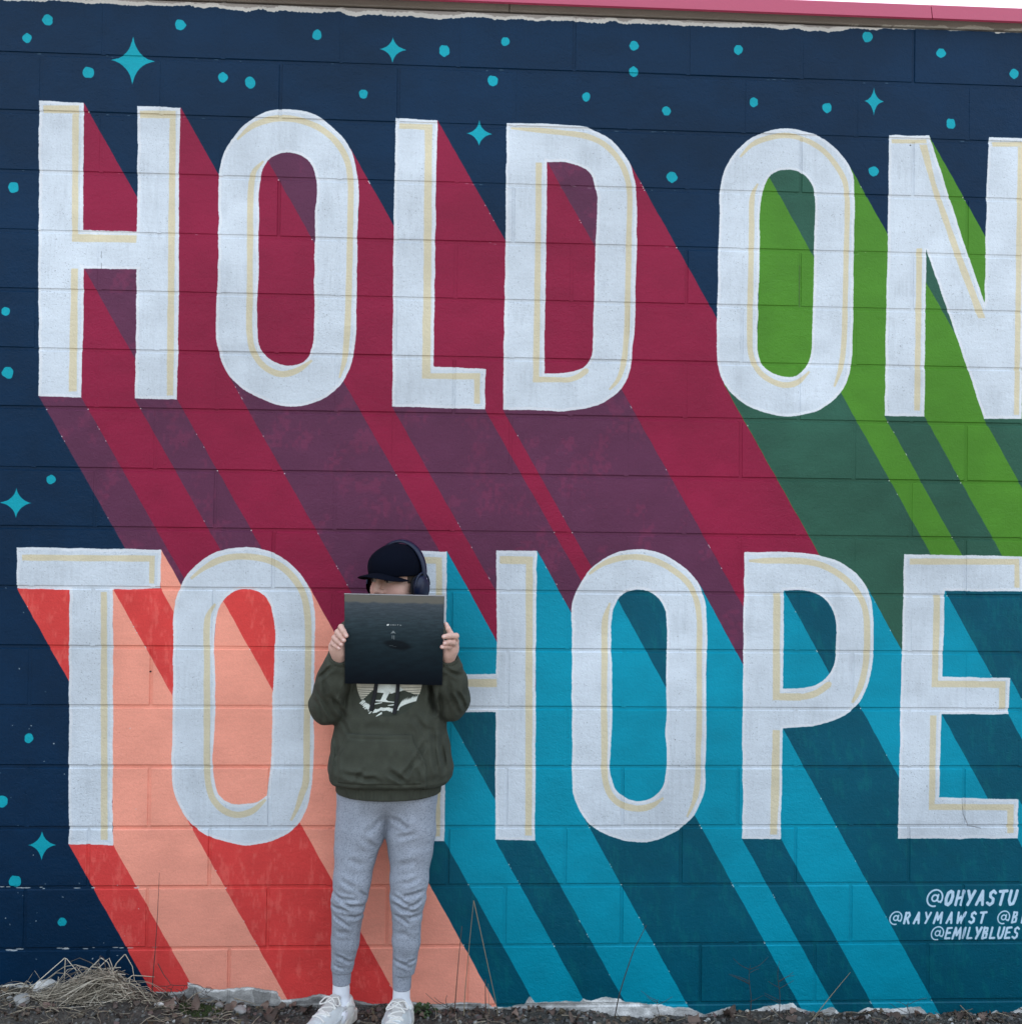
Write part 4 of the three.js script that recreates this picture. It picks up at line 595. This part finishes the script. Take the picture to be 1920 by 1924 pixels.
const JOG_CREASE = [[1.008, 0.700, 0.955, 0.655, 0.009, 0.003], [1.03, 0.705, 1.095, 0.672, 0.008, 0.0045], [1.055, 0.64, 1.118, 0.662, 0.008, 0.004], [0.945, 0.645, 0.985, 0.60, 0.008, 0.004], [0.90, 0.575, 0.955, 0.55, 0.010, 0.003], [1.06, 0.55, 1.12, 0.565, 0.010, 0.003],
  [0.852, 0.455, 0.93, 0.432, 0.006, 0.0065], [0.87, 0.44, 0.955, 0.405, 0.0065, 0.006], [0.848, 0.418, 0.90, 0.40, 0.006, 0.006], [0.90, 0.392, 0.95, 0.372, 0.006, 0.0055], [0.855, 0.385, 0.905, 0.352, 0.006, 0.0055], [0.875, 0.505, 0.925, 0.478, 0.008, 0.004], [0.933, 0.472, 0.953, 0.438, 0.006, 0.005], [0.862, 0.335, 0.90, 0.322, 0.008, 0.0035], [0.858, 0.242, 0.918, 0.222, 0.006, 0.0055], [0.85, 0.214, 0.89, 0.204, 0.005, 0.004],
  [1.045, 0.448, 1.10, 0.425, 0.006, 0.006], [1.075, 0.452, 1.145, 0.463, 0.0065, 0.006], [1.043, 0.42, 1.12, 0.397, 0.006, 0.0065], [1.09, 0.414, 1.142, 0.431, 0.006, 0.0055], [1.05, 0.388, 1.10, 0.358, 0.006, 0.0055], [1.10, 0.374, 1.138, 0.386, 0.006, 0.005], [1.075, 0.49, 1.13, 0.511, 0.008, 0.004], [1.06, 0.33, 1.10, 0.317, 0.008, 0.0035], [1.05, 0.232, 1.105, 0.213, 0.006, 0.005], [1.09, 0.222, 1.122, 0.235, 0.005, 0.004]];
function hoodieField(x, y, z) {
  let d = torsoField(x, y, z);
  const hem = smooth(0.93, 0.83, y), side = smooth(0.08, 0.17, Math.abs(x - 1.025));
  d -= 0.007 * hem * folds(x, y * 2.2, z, 11, 3) + 0.004 * (0.3 + side) * folds(x * 0.7 + y * 0.5, y, z, 9, 11) + 0.004 * side * smooth(1.15, 1.0, y) * folds(x * 2, y * 0.5, z, 12, 5);
  for (const s of SLEEVES) {
    let a = chain(x, y, z, s, 0.03);
    const e = s[2], near = smooth(0.15, 0.03, Math.hypot(x - e[0], y - e[1], z - e[2])), cuff = smooth(0.10, 0.03, Math.hypot(x - s[4][0], y - s[4][1], z - s[4][2]));
    a += 0.004; a -= 0.0065 * near * folds(x * 1.2, y * 1.7, z * 0.9, 17, 7) + 0.006 * cuff * folds(x * 0.6, y * 3.2, z, 14, 2) + 0.003 * folds(x, y, z, 13, 19);
    d = smin(d, a, 0.006);
  }
  if (z > 0.13) d += creased(x, y, HOOD_CREASE) * smooth(0.13, 0.17, z);
  d = smin(d, ellipsoid(x, y, z, [1.035, 1.365, 0.075], [0.105, 0.055, 0.055]) - 0.006 * folds(x, y, z, 14, 23), 0.03);   // hood lying behind the neck
  d = smax(d, -capsule(x, y, z, [1.035, 1.36, 0.14], [1.04, 1.47, 0.16], 0.057, 0.075), 0.01);
  return smax(d, 0.806 - y, 0.006);
}
// print on the chest: pale sun with ruled lines, a hill, a tree and reeds; heathered cloth all over
const clothMap = (() => {
  const S = 1024, cv = canvas(S, S), c = cv.getContext('2d'), X = (x) => (x - 0.675) / 0.7 * S, Y = (y) => (1.48 - y) / 0.7 * S;
  c.fillStyle = css(0.050, 0.054, 0.042); c.fillRect(0, 0, S, S);
  const k = S / 0.7, cream = css(0.55, 0.53, 0.44), pale = css(0.62, 0.66, 0.62), dark = css(0.040, 0.046, 0.037), px = (x) => X(0.9189 + (x - 100) / 1480 * 0.2137), py = (y) => Y(1.1396 - (y - 240) / 650 * 0.0937);
  c.save(); c.beginPath(); c.ellipse(X(1.026), Y(1.16), 0.107 * k, 0.117 * k, 0, 0, 6.3); c.clip();
  c.fillStyle = cream; c.fillRect(X(0.90), Y(1.30), 0.3 * k, Y(1.087) - Y(1.30));
  c.fillStyle = dark; [270, 330, 375, 420, 465, 500, 535].forEach((y, i) => c.fillRect(px(100), py(y), px(i < 3 ? 1600 : 470) - px(100), 1.6 + i * 0.25));
  c.beginPath(); c.moveTo(px(250), py(560)); c.lineTo(px(480), py(330)); c.lineTo(px(560), py(380)); c.lineTo(px(880), py(400)); c.lineTo(px(1180), py(330)); c.lineTo(px(1400), py(420)); c.lineTo(px(1650), py(440)); c.lineTo(px(1650), py(1100)); c.lineTo(px(100), py(1100)); c.lineTo(px(100), py(560)); c.fill();
  c.restore();
  c.fillStyle = pale; const poly = (a) => { c.beginPath(); pairs(a).forEach(([x, y], i) => (i ? c.lineTo(px(x), py(y)) : c.moveTo(px(x), py(y)))); c.fill(); };
  poly([560, 200, 1020, 200, 1180, 320, 1090, 350, 1000, 360, 900, 400, 860, 370, 780, 530, 830, 565, 980, 580, 970, 600, 540, 570, 520, 545, 660, 540, 730, 385, 590, 375]);
  poly([500, 620, 700, 590, 690, 610, 510, 650]); poly([820, 655, 970, 630, 960, 660, 830, 670]);
  for (let i = 0; i < 26; i++) { const t = i / 25, x = lerp(1030, 1420, t), y = lerp(720, 520, Math.pow(t, 0.45)), l = R(60, 130); poly([x, y + 40, x + l * 0.45 + 30, y - l, x + 30, y + 60]); }
  for (let i = 0; i < 30; i++) { const t = i / 29, x = lerp(500, 980, t), y = 790 - 60 * Math.sin(t * 3.1) + R(-15, 15); poly([x - 20, y + 45, x + 20, y - 25, x + 60, y - 10, x + 25, y + 40]); }
  for (let i = 0; i < 14; i++) { const t = i / 13, x = lerp(190, 400, t), y = lerp(590, 790, t) + R(-40, 30); poly([x - 10, y + 30, x + 70, y - 50, x + 85, y - 20, x + 20, y + 40]); }
  poly([560, 900, 690, 800, 700, 850, 570, 910]);
  const id = c.getImageData(0, 0, S, S), d = id.data;
  for (let y = 0; y < S; y++) for (let x = 0; x < S; x++) { const i = (y * S + x) * 4, m = 0.86 + 0.16 * noise2(x / 1.6, y / 1.3) + 0.12 * noise2(x / 23, y / 31 + 9); d[i] *= m; d[i + 1] *= m; d[i + 2] *= m; }
  c.putImageData(id, 0, 0);
  const t = new THREE.CanvasTexture(cv); t.colorSpace = THREE.SRGBColorSpace; return t;
})();
const fleece = (map) => new THREE.MeshPhysicalMaterial({ map, roughness: 0.95, sheen: 0.2, sheenRoughness: 0.6, sheenColor: lin(0.16, 0.17, 0.16), specularIntensity: 0.4 });
const hoodMat = fleece(clothMap);
const clothUv = (g) => { const p = g.attributes.position, n = g.attributes.normal, uv = new Float32Array(p.count * 2); for (let i = 0; i < p.count; i++) { const back = n.getZ(i) < -0.1 || p.getX(i) < 0.9 || p.getX(i) > 1.15; uv[i * 2] = (p.getX(i) - 0.675) / 0.7; uv[i * 2 + 1] = (p.getY(i) - 0.78) / 0.7 - (back && p.getY(i) > 1.0 ? 0.285 + 0 : 0); } g.setAttribute('uv', new THREE.BufferAttribute(uv, 2)); return g; };
const hoodie = worn('hoodie', clothUv(mesh(hoodieField, [0.74, 0.79, -0.02], [1.31, 1.44, 0.35], 0.0052)), hoodMat);
const hemField = (x, y, z) => { const [c, w, d] = torsoAt(0.775), a = Math.atan2((z - TZ) / d, (x - c) / w), u = Math.abs((x - c) / w), v = Math.abs((z - TZ) / d), k = Math.pow(Math.pow(u, 2.3) + Math.pow(v, 2.3), 1 / 2.3); const lift = 0.016 * smooth(0.9, 1.1, x) * 0, dd = (k - 1) * 0.115 - 0.004 + 0.0012 * Math.sin(a * 90); return smax(smax(dd, 0.768 + lift + 0.012 * ((x - 1.02) / 0.17) ** 2 * 0.6 - y, 0.008), y - 0.822, 0.006); };
worn('hem_band', clothUv(mesh(hemField, [0.83, 0.755, 0.0], [1.22, 0.83, 0.30], 0.0042)), hoodMat, hoodie);
// front pocket: a second layer on the belly
const inPocket = (x, y) => { const l = lerp(0.850, 0.890, smooth(0.885, 0.985, y)), r = lerp(1.150, 1.104, smooth(0.875, 0.985, y)); return Math.max(l - x, x - r, 0.815 - y, y - 0.986); };
worn('pocket', clothUv(mesh((x, y, z) => smax(hoodieField(x, y, z) - 0.0085 - 0.0030 * smooth(0.002, -0.003, inPocket(x, y) + 0.012) + 0.0035 * smooth(0.004, 0.0, Math.abs(inPocket(x, y) + 0.014)), Math.max(inPocket(x, y), 0.17 - z), 0.0025), [0.84, 0.80, 0.15], [1.16, 1.0, 0.30], 0.0042)), hoodMat, hoodie);
for (const s of SLEEVES) { const a = s[4], b = [lerp(s[3][0], a[0], 1.42), lerp(s[3][1], a[1], 1.42), lerp(s[3][2], a[2], 1.42)]; worn('cuff', clothUv(mesh((x, y, z) => smax(smax(capsule(x, y, z, [a[0], a[1], a[2]], [b[0] * 2 - a[0], b[1] * 2 - a[1], b[2] * 2 - a[2]], 0.0370, 0.0300) + 0.0006 * Math.sin(Math.atan2(x - a[0], z - a[2]) * 30), ((x - b[0]) * (b[0] - a[0]) + (y - b[1]) * (b[1] - a[1]) + (z - b[2]) * (b[2] - a[2])) / Math.hypot(b[0] - a[0], b[1] - a[1], b[2] - a[2]) - 0.006, 0.004), -capsule(x, y, z, a, [b[0] * 3 - a[0] * 2, b[1] * 3 - a[1] * 2, b[2] * 3 - a[2] * 2], 0.0262, 0.0262), 0.003), [a[0] - 0.05, a[1] - 0.05, a[2] - 0.06], [a[0] + 0.055, a[1] + 0.085, a[2] + 0.08], 0.0028)), hoodMat, hoodie); }
const cordMat = mat(lin(0.008, 0.009, 0.012), 0.85);
const front = (x, y) => { let z = 0.34; while (z > 0.1 && hoodieField(x, y, z) > 0) z -= 0.001; return z; };
for (const p of [[[0.992, 1.20], [0.986, 1.157], [0.980, 1.11], [0.969, 1.061]], [[1.053, 1.20], [1.055, 1.157], [1.052, 1.10], [1.0445, 1.053]]]) worn('drawstring', stalk(p.map(([x, y]) => V(x, y, front(x, y) + 0.003)), 0.0058, 0.0068, 8, 20), cordMat, hoodie);
console.log('hoodie built');

// joggers
const LEGS = [[[0.9405, 0.73, 0.138, 0.082], [0.9336, 0.6477, 0.142, 0.0765], [0.9192, 0.579, 0.148, 0.066], [0.9091, 0.4945, 0.158, 0.058], [0.9, 0.4264, 0.160, 0.0545], [0.8877, 0.2816, 0.145, 0.0455], [0.8781, 0.195, 0.132, 0.0375]], [[1.0945, 0.73, 0.138, 0.082], [1.0972, 0.6473, 0.142, 0.0765], [1.1, 0.5784, 0.148, 0.0675], [1.0965, 0.4952, 0.160, 0.058], [1.0925, 0.4286, 0.166, 0.0535], [1.0897, 0.2856, 0.160, 0.0465], [1.081, 0.185, 0.148, 0.0385]]];
function jogField(x, y, z) {
  let d = 9;
  LEGS.forEach((l, i) => {
    let a = chain(x, y, z, l, 0.010) - 0.002 + 0.005 * smooth(0.5, 0.33, y); const knee = smooth(0.15, 0.02, Math.abs(y - 0.40)), low = smooth(0.34, 0.2, y), up = smooth(0.5, 0.66, y), s = i ? -1 : 1;
    a -= 0.0032 * knee * folds(x * 0.7 + s * y * 0.35, y * 3.4, z * 0.6, 15, 3 + i * 7) + 0.001 * low * folds(x * 0.6, y * 3, z * 0.6, 16, 9 + i * 5) + 0.004 * up * folds(x * 0.9 - s * y * 0.9, y * 1.6, z, 11, 13 + i) + 0.0025 * folds(x, y, z, 18, 2);
    d = i ? smin(d, a, 0.005) : a;
  });
  d = smin(d, ellipsoid(x, y, z, [1.0185, 0.785, 0.138], [0.166, 0.085, 0.107]), 0.03);
  if (z > 0.12) d += creased(x, y, JOG_CREASE) * smooth(0.12, 0.155, z);
  return smax(d, 0.176 - y, 0.004);
}
const heather = dataMap(512, (u, v, x, y) => { const n = noise2(x / 1.3, y / 2.1 + 50), q = noise2(x / 3.1 + 90, y / 4.3), w = noise2(x / 40, y / 60 + 7), l = 148 + n * 24 + (q > 0.68 ? -20 : 0) + (w - 0.5) * 10; return [l * 0.96, l * 1.0, l * 1.08]; }, true);
const jogMat = fleece(heather), boxUv = (g, k) => { const p = g.attributes.position, n = g.attributes.normal, uv = new Float32Array(p.count * 2); for (let i = 0; i < p.count; i++) { uv[i * 2] = (p.getX(i) + p.getZ(i) * (Math.abs(n.getX(i)) > 0.7 ? 1 : 0.35)) * k; uv[i * 2 + 1] = p.getY(i) * k; } g.setAttribute('uv', new THREE.BufferAttribute(uv, 2)); return g; };
const joggers = worn('joggers', boxUv(mesh(jogField, [0.80, 0.16, 0.0], [1.22, 0.84, 0.29], 0.0048), 3), jogMat);
for (const [x, z, y0, y1] of [[0.8765, 0.130, 0.137, 0.196], [1.0765, 0.146, 0.124, 0.190]]) worn('ankle_cuff', boxUv(mesh((X, Y, Z) => { const a = Math.atan2(Z - z, X - x), r = Math.hypot(X - x, Z - z) - lerp(0.0298, 0.0325, smooth(y0, y1, Y)) + 0.0005 * Math.sin(a * 40); return smax(smax(r, y0 - Y, 0.004), Y - y1, 0.006); }, [x - 0.045, y0 - 0.01, z - 0.045], [x + 0.045, y1 + 0.01, z + 0.045], 0.0028), 3), jogMat, joggers);
const sockMat = mat(lin(0.74, 0.76, 0.82), 0.9);
for (const [x, z, y1] of [[0.8755, 0.130, 0.165], [1.0755, 0.146, 0.155]]) worn('sock', mesh((X, Y, Z) => smin(smax(capsule(X, Y, Z, [x - 0.001, 0.05, z], [x + 0.001, 0.18, z], 0.0295, 0.0270), Y - y1, 0.004), capsule(X, Y, Z, [x, 0.06, z + 0.005], [x - 0.003, 0.052, z + 0.06], 0.031, 0.028), 0.02), [x - 0.05, 0.01, z - 0.05], [x + 0.05, 0.18, z + 0.11], 0.003), sockMat);

// trainers
const upperMat = new THREE.MeshPhysicalMaterial({ vertexColors: true, roughness: 0.6, clearcoat: 0.1 }), soleMat = mat(lin(0.62, 0.61, 0.56), 0.7), laceMat = mat(lin(0.68, 0.66, 0.63), 0.85), panelMat = mat(lin(0.44, 0.46, 0.47), 0.75), greyMat = mat(lin(0.42, 0.40, 0.385), 0.85);
function shoe(x, z, turn) {
  const F = frame([x, groundAt(x, z + 0.1) + 0.002, z], turn, 0), put = (g) => g.applyMatrix4(F), h = groundAt;
  const halfw = (t) => lerp(0.036, 0.049, smooth(-0.05, 0.14, t)) - 0.012 * smooth(0.16, 0.235, t);
  const up = (X, Y, Z) => {
    let d = ellipsoid(X, Y, Z, [0, 0.040, -0.018], [0.040, 0.070, 0.042]); d = smin(d, ellipsoid(X, Y, Z, [0, 0.040, 0.035], [0.043, 0.064, 0.06]), 0.03); d = smin(d, ellipsoid(X, Y, Z, [0, 0.030, 0.105], [0.047, 0.050, 0.075]), 0.03); d = smin(d, ellipsoid(X, Y, Z, [0.003, 0.024, 0.165], [0.046, 0.038, 0.062]), 0.02);
    const lip = 0.086 - 0.016 * smooth(-0.02, 0.03, Z) * smooth(0.06, 0.02, Z); d = smax(d, Y - lip, 0.008);
    d = smax(d, -smin(capsule(X, Y, Z, [0, 0.07, 0.0], [0, 0.16, 0.0], 0.033, 0.036), capsule(X, Y, Z, [0, 0.11, 0.01], [0, 0.078, 0.085], 0.022, 0.016), 0.02), 0.005);
    const seam = Math.abs(Y - (0.055 + 0.02 * Math.sin(Z * 30 + 1))); d -= 0.0022 * smooth(0.010, 0.004, seam) * smooth(0.02, 0.034, Math.abs(X)) + 0.0018 * smooth(0.006, 0.002, Math.abs(Z - 0.15 - X * X * 8));
    return smax(d, 0.018 - Y, 0.004);
  };
  const paint = (X, Y, Z) => { const s = Math.abs(X), wave = 0.050 + 0.014 * Math.sin(Z * 34 + 1.2), mesh1 = s > 0.019 && Y > wave && Z > 0.02 && Z < 0.15, vamp = Z > 0.125 && Z < 0.19 && s < 0.03; return (mesh1 || vamp ? [0.50, 0.52, 0.53] : Z < -0.03 && Y > 0.05 ? [0.58, 0.56, 0.52] : [0.72, 0.73, 0.71]).map((v) => v * (0.92 + 0.14 * noise3(X * 500, Y * 500, Z * 500))); };
  const u = worn('shoe', put(skinned(mesh(up, [-0.065, 0.005, -0.075], [0.065, 0.125, 0.24], 0.0028), paint)), upperMat);
  worn('sole', put(mesh((X, Y, Z) => { const w = halfw(Z), q = Math.hypot(Math.max(0, Math.abs(X) - w + 0.012), Math.max(0, Z - 0.205, -0.04 - Z)) - 0.018; return smax(smax(q + 0.0022 * Math.sin(Z * 130) * smooth(0.012, 0.02, Y), Y - 0.031 - 0.008 * smooth(0.05, -0.05, Z), 0.006), 0.001 - Y, 0.004); }, [-0.075, -0.004, -0.075], [0.075, 0.05, 0.24], 0.0036)), soleMat, u);
  worn('tongue', put(mesh((X, Y, Z) => { const t = clamp((Z - 0.028) / 0.09), c = lerp(0.104, 0.066, t); return smax(smax(Math.abs(Y - c + X * X * 9) - 0.006, Math.abs(X) - 0.021, 0.006), Math.max(0.026 - Z, Z - 0.115), 0.006); }, [-0.04, 0.04, 0.01], [0.04, 0.14, 0.13], 0.0028)), greyMat, u);
  const top = (X, Z) => { let Y = 0.14; while (Y > 0.03 && up(X, Y, Z) > 0 && !(Math.abs(X) < 0.019 && Z < 0.112 && Y < lerp(0.108, 0.070, clamp((Z - 0.028) / 0.09)))) Y -= 0.001; return Y + 0.002; };
  for (let i = 0; i < 6; i++) { const Z = 0.046 + i * 0.018, w = 0.026; worn('lace', put(stalk([-1, -0.5, 0, 0.5, 1].map((s) => V(s * w, Math.max(top(s * w, Z + s * (i % 2 ? 0.008 : -0.008)), 0.03), Z + s * (i % 2 ? 0.008 : -0.008))), 0.0030, 0.0030, 6, 14)), laceMat, u); }
  worn('lace_bow', put(stalk([V(0, 0.104, 0.046), V(0.022, 0.108, 0.05), V(0.036, 0.092, 0.066), V(0.020, 0.090, 0.062), V(0, 0.102, 0.05), V(-0.020, 0.106, 0.052), V(-0.036, 0.088, 0.07), V(-0.018, 0.092, 0.066), V(0, 0.100, 0.052)], 0.0024, 0.0024, 6, 40)), laceMat, u);
  for (const s of [-1, 1]) { const pts = []; for (let i = 0; i < 6; i++) { const Z = 0.03 + i * 0.022; let X = 0.06; while (X > 0.01 && up(s * X, 0.062 - i * 0.004, Z) > 0) X -= 0.001; pts.push(V(s * (X + 0.0006), 0.062 - i * 0.004, Z)); } worn('side_stripe', put(stalk(pts, 0.0042, 0.0032, 6, 12)), panelMat, u); }
}
shoe(0.872, 0.134, -0.42); shoe(1.0725, 0.158, -0.10);

// cap and hair
const capMat = new THREE.MeshPhysicalMaterial({ color: lin(0.0022, 0.0035, 0.0090), roughness: 0.95, specularIntensity: 0.15 });
const inPut = (g) => g.applyMatrix4(HEAD);
worn('hair', inPut(mesh((x, y, z) => smax(smax(ellipsoid(x, y, z, [0, 0.012, -0.018], [0.078, 0.092, 0.092]) - 0.003 * noise3(x * 160, y * 40, z * 160), z - 0.028 + (y < -0.01 ? 0.02 : 0), 0.006), -0.062 + 0.35 * Math.max(0, z + 0.02) - y, 0.01), [-0.1, -0.09, -0.13], [0.1, 0.12, 0.06], 0.0035)), mat(lin(0.035, 0.024, 0.018), 0.8));
const crownField = (x, y, z) => { let d = ellipsoid(x, y, z, [0, 0.026, -0.006], [0.0855, 0.0885, 0.103]); d = smin(d, ellipsoid(x, y, z, [0, 0.05, 0.030], [0.066, 0.050, 0.066]), 0.03); d -= 0.0016 * folds(x, y, z, 22, 4); const a = Math.atan2(x, z); d += 0.0011 * smooth(0.05, 0.0, Math.abs(((a / 1.0472 % 1) + 1) % 1 - 0.5)); return smax(smax(d, 0.014 + 0.06 * Math.max(0, -z) * 0 - y, 0.004), -ellipsoid(x, y, z, [0, 0.02, -0.010], [0.077, 0.082, 0.095]), 0.003); };
const cap = worn('cap', inPut(mesh(crownField, [-0.1, 0.0, -0.125], [0.1, 0.13, 0.115], 0.0034)), capMat);
{
  const P = [], I = [], nu = 24, nv = 12, H = (s, f) => 0.026 - 0.05 * (f - 0.085) - 4.8 * s * s;
  for (const side of [1, -1]) for (let i = 0; i <= nu; i++) for (let j = 0; j <= nv; j++) { const a = lerp(-1, 1, i / nu), s = a * 0.079, f0 = 0.098 * Math.sqrt(Math.max(0, 1 - (s / 0.088) ** 2)) - 0.012, f1 = f0 + 0.082 * Math.pow(Math.max(0, 1 - Math.pow(Math.abs(a), 2.6)), 0.6) + 0.003, f = lerp(f0, f1, j / nv); P.push(s, H(s, f) + side * 0.0022 * (j === nv || i === 0 || i === nu ? 0.3 : 1), f); }
  const off = (nu + 1) * (nv + 1), q = (a, b, c, d) => I.push(a, b, c, a, c, d);
  for (let i = 0; i < nu; i++) for (let j = 0; j < nv; j++) { const a = i * (nv + 1) + j, b = a + nv + 1; q(a, a + 1, b + 1, b); q(off + a, off + b, off + b + 1, off + a + 1); if (j === nv - 1) q(a + 1, off + a + 1, off + b + 1, b + 1); }
  const g = new THREE.BufferGeometry(); g.setAttribute('position', new THREE.Float32BufferAttribute(P, 3)); g.setIndex(I); g.computeVertexNormals();
  worn('brim', inPut(g), capMat, cap);
  const b = new THREE.SphereGeometry(0.0065, 12, 8); b.scale(1, 0.6, 1); b.translate(0, 0.115, -0.006); worn('button', inPut(b), capMat, cap);
}
console.log('person built');

// headphones: a thing of its own, worn over the cap
{
  const t = thing('headphones', 'dark navy over-ear headphones worn over the black cap', 'headphones', [1.041, 1.484, 0.172]), navy = new THREE.MeshPhysicalMaterial({ color: lin(0.005, 0.010, 0.034), roughness: 0.38, specularIntensity: 0.7 }), pad = mat(lin(0.003, 0.004, 0.010), 0.9), steel = mat(lin(0.62, 0.62, 0.64), 0.35, { metalness: 0.6 });
  const own = (g) => { g.applyMatrix4(HEAD); g.translate(-1.041, -1.484, -0.172); return g; };
  const P = [], I = [], n = 48, ring = [[-0.013, -0.003], [-0.010, 0.004], [0, 0.0055], [0.010, 0.004], [0.013, -0.003], [0.009, -0.006], [-0.009, -0.006]], m = ring.length;
  for (let i = 0; i <= n; i++) { const a = lerp(-0.10, Math.PI + 0.10, i / n), ca = Math.cos(a), sa = Math.sin(a), w = 1 - 0.25 * Math.abs(ca) ** 6; for (const [f, r] of ring) P.push(ca * (0.1015 + r), 0.012 + sa * (0.1105 + r), -0.018 + f * w - 0.012 * sa); }
  for (let i = 0; i < n; i++) for (let j = 0; j < m; j++) { const a = i * m + j, b = i * m + (j + 1) % m; I.push(a, a + m, b, b, a + m, b + m); }
  const hb = new THREE.BufferGeometry(); hb.setAttribute('position', new THREE.Float32BufferAttribute(P, 3)); hb.setIndex(I); hb.computeVertexNormals(); part('headband', own(hb), navy, t);
  for (const s of [1, -1]) {
    const lathe = (pts) => { const g = new THREE.LatheGeometry(pts.map((p) => new THREE.Vector2(...p)), 32); g.rotateZ(-Math.PI / 2); g.scale(s, 1.14, 0.98); g.rotateX(0.18); g.translate(s * 0.083, -0.026, -0.006); return g; };
    const cup = part('ear_cup', own(lathe([[0, 0.034], [0.014, 0.0335], [0.024, 0.031], [0.031, 0.026], [0.0355, 0.018], [0.037, 0.010], [0.035, 0.005], [0, 0.004]])), navy, t); navy.side = THREE.DoubleSide;
    part('cushion', own(lathe([[0.018, -0.006], [0.026, -0.010], [0.033, -0.007], [0.0365, 0.000], [0.036, 0.0055], [0.018, 0.0055]])), pad, cup);
    const sl = new RoundedBoxGeometry(0.0035, 0.034, 0.009, 2, 0.0015); sl.rotateZ(s * 0.10); sl.translate(s * 0.0968, 0.030, -0.018); part('slider', own(sl), steel, t);
    const yk = new THREE.TorusGeometry(0.039, 0.0032, 8, 28, Math.PI); yk.rotateY(Math.PI / 2); yk.scale(1, 1.10, 0.98); yk.translate(s * 0.100, -0.020, -0.008); part('yoke', own(yk), navy, t);
  }
  pad.side = THREE.DoubleSide;
}
// record sleeve held in both hands, leaning out at the top
{
  const S = 1024, cv = canvas(S, S), c = cv.getContext('2d'), id = c.createImageData(S, S), d = id.data;
  for (let y = 0; y < S; y++) for (let x = 0; x < S; x++) {           // printed picture of dark rippled water under a pale strip of shore
    const v = y / S, near = 26 - 20 * v, rip = noise2(x / (46 + 60 * v) + 9 + y / 170, y / (5 + 9 * v) + x / 300) * 0.6 + noise2(x / 19 + 70, y / 4.2 + 8) * 0.4;
    let l = lerp(100, 14, Math.pow(v, 0.74)) + (rip - 0.5) * near, shore = smooth(0.085, 0.06, v + 0.012 * noise2(x / 60, 3) - 0.012);
    const hole = Math.hypot((x - 545) / 160, (y - 560) / 62 - (x - 545) / 420), q = smooth(1.1, 0.6, hole); l *= 1 - 0.45 * q;
    let r = l * (0.94 - 0.40 * v), g = l * (1.0 + 0.08 * v), b = l * 1.10 + 9 * v; r = lerp(r, 118, shore * 0.8); g = lerp(g, 114, shore * 0.8); b = lerp(b, 104, shore * 0.8);
    const i = (y * S + x) * 4; d[i] = clamp(r, 0, 255); d[i + 1] = clamp(g, 0, 255); d[i + 2] = clamp(b, 0, 255); d[i + 3] = 255;
  }
  c.putImageData(id, 0, 0);
  c.fillStyle = '#dcdfe0'; c.beginPath(); c.ellipse(447, 332, 14, 9, -0.4, 0, 6.3); c.fill(); c.fillStyle = '#b9bec0'; [[478, 8], [497, 12], [521, 12], [547, 11], [573, 12]].forEach(([x, w], i) => { c.fillRect(x, 325, 3.4, 15); c.fillRect(x, i % 2 ? 325 : 331, w, 3.4); if (i === 1 || i === 4) c.fillRect(x + w - 3, 331, 3.4, 9); });
  c.globalAlpha = 0.6; c.beginPath(); c.moveTo(475, 432); c.lineTo(503, 395); c.lineTo(530, 432); c.lineTo(508, 424); c.fill(); c.fillRect(490, 452, 7, 38); c.fillRect(508, 452, 7, 46); c.globalAlpha = 0.25; c.fillRect(462, 566, 40, 8); c.fillRect(500, 578, 38, 6); c.globalAlpha = 1;
  const tx = new THREE.CanvasTexture(cv); tx.colorSpace = THREE.SRGBColorSpace;
  const TL = V(0.8922, 1.4424, 0.385), TR = V(1.2028, 1.4386, 0.385), BL = V(0.8865, 1.1520, 0.285), ctr = V(1.0443, 1.2963, 0.335), ex = TR.clone().sub(TL).normalize(), ey = TL.clone().sub(BL); ey.addScaledVector(ex, -ey.dot(ex)).normalize(); const ez = ex.clone().cross(ey);
  const t = thing('record_sleeve', 'square dark record sleeve with rippled water picture held before the chest', 'record sleeve', ctr.toArray()); t.quaternion.setFromRotationMatrix(new THREE.Matrix4().makeBasis(ex, ey, ez));
  const card = mat(lin(0.012, 0.013, 0.015), 0.6); part('jacket', new RoundedBoxGeometry(0.3105, 0.308, 0.0045, 2, 0.0016), card, t);
  const pr = new THREE.PlaneGeometry(0.3085, 0.306, 6, 6), p = pr.attributes.position; part('cover_print', pr, new THREE.MeshPhysicalMaterial({ map: tx, roughness: 0.5, specularIntensity: 0.25 }), t).position.z = 0.0024;
  const film = new THREE.BoxGeometry(0.3108, 0.0016, 0.0052); part('shrink_wrap_edge', film, mat(lin(0.3, 0.3, 0.3), 0.3), t).position.set(0, 0.1548, 0);
}
renderer.render(scene, camera);
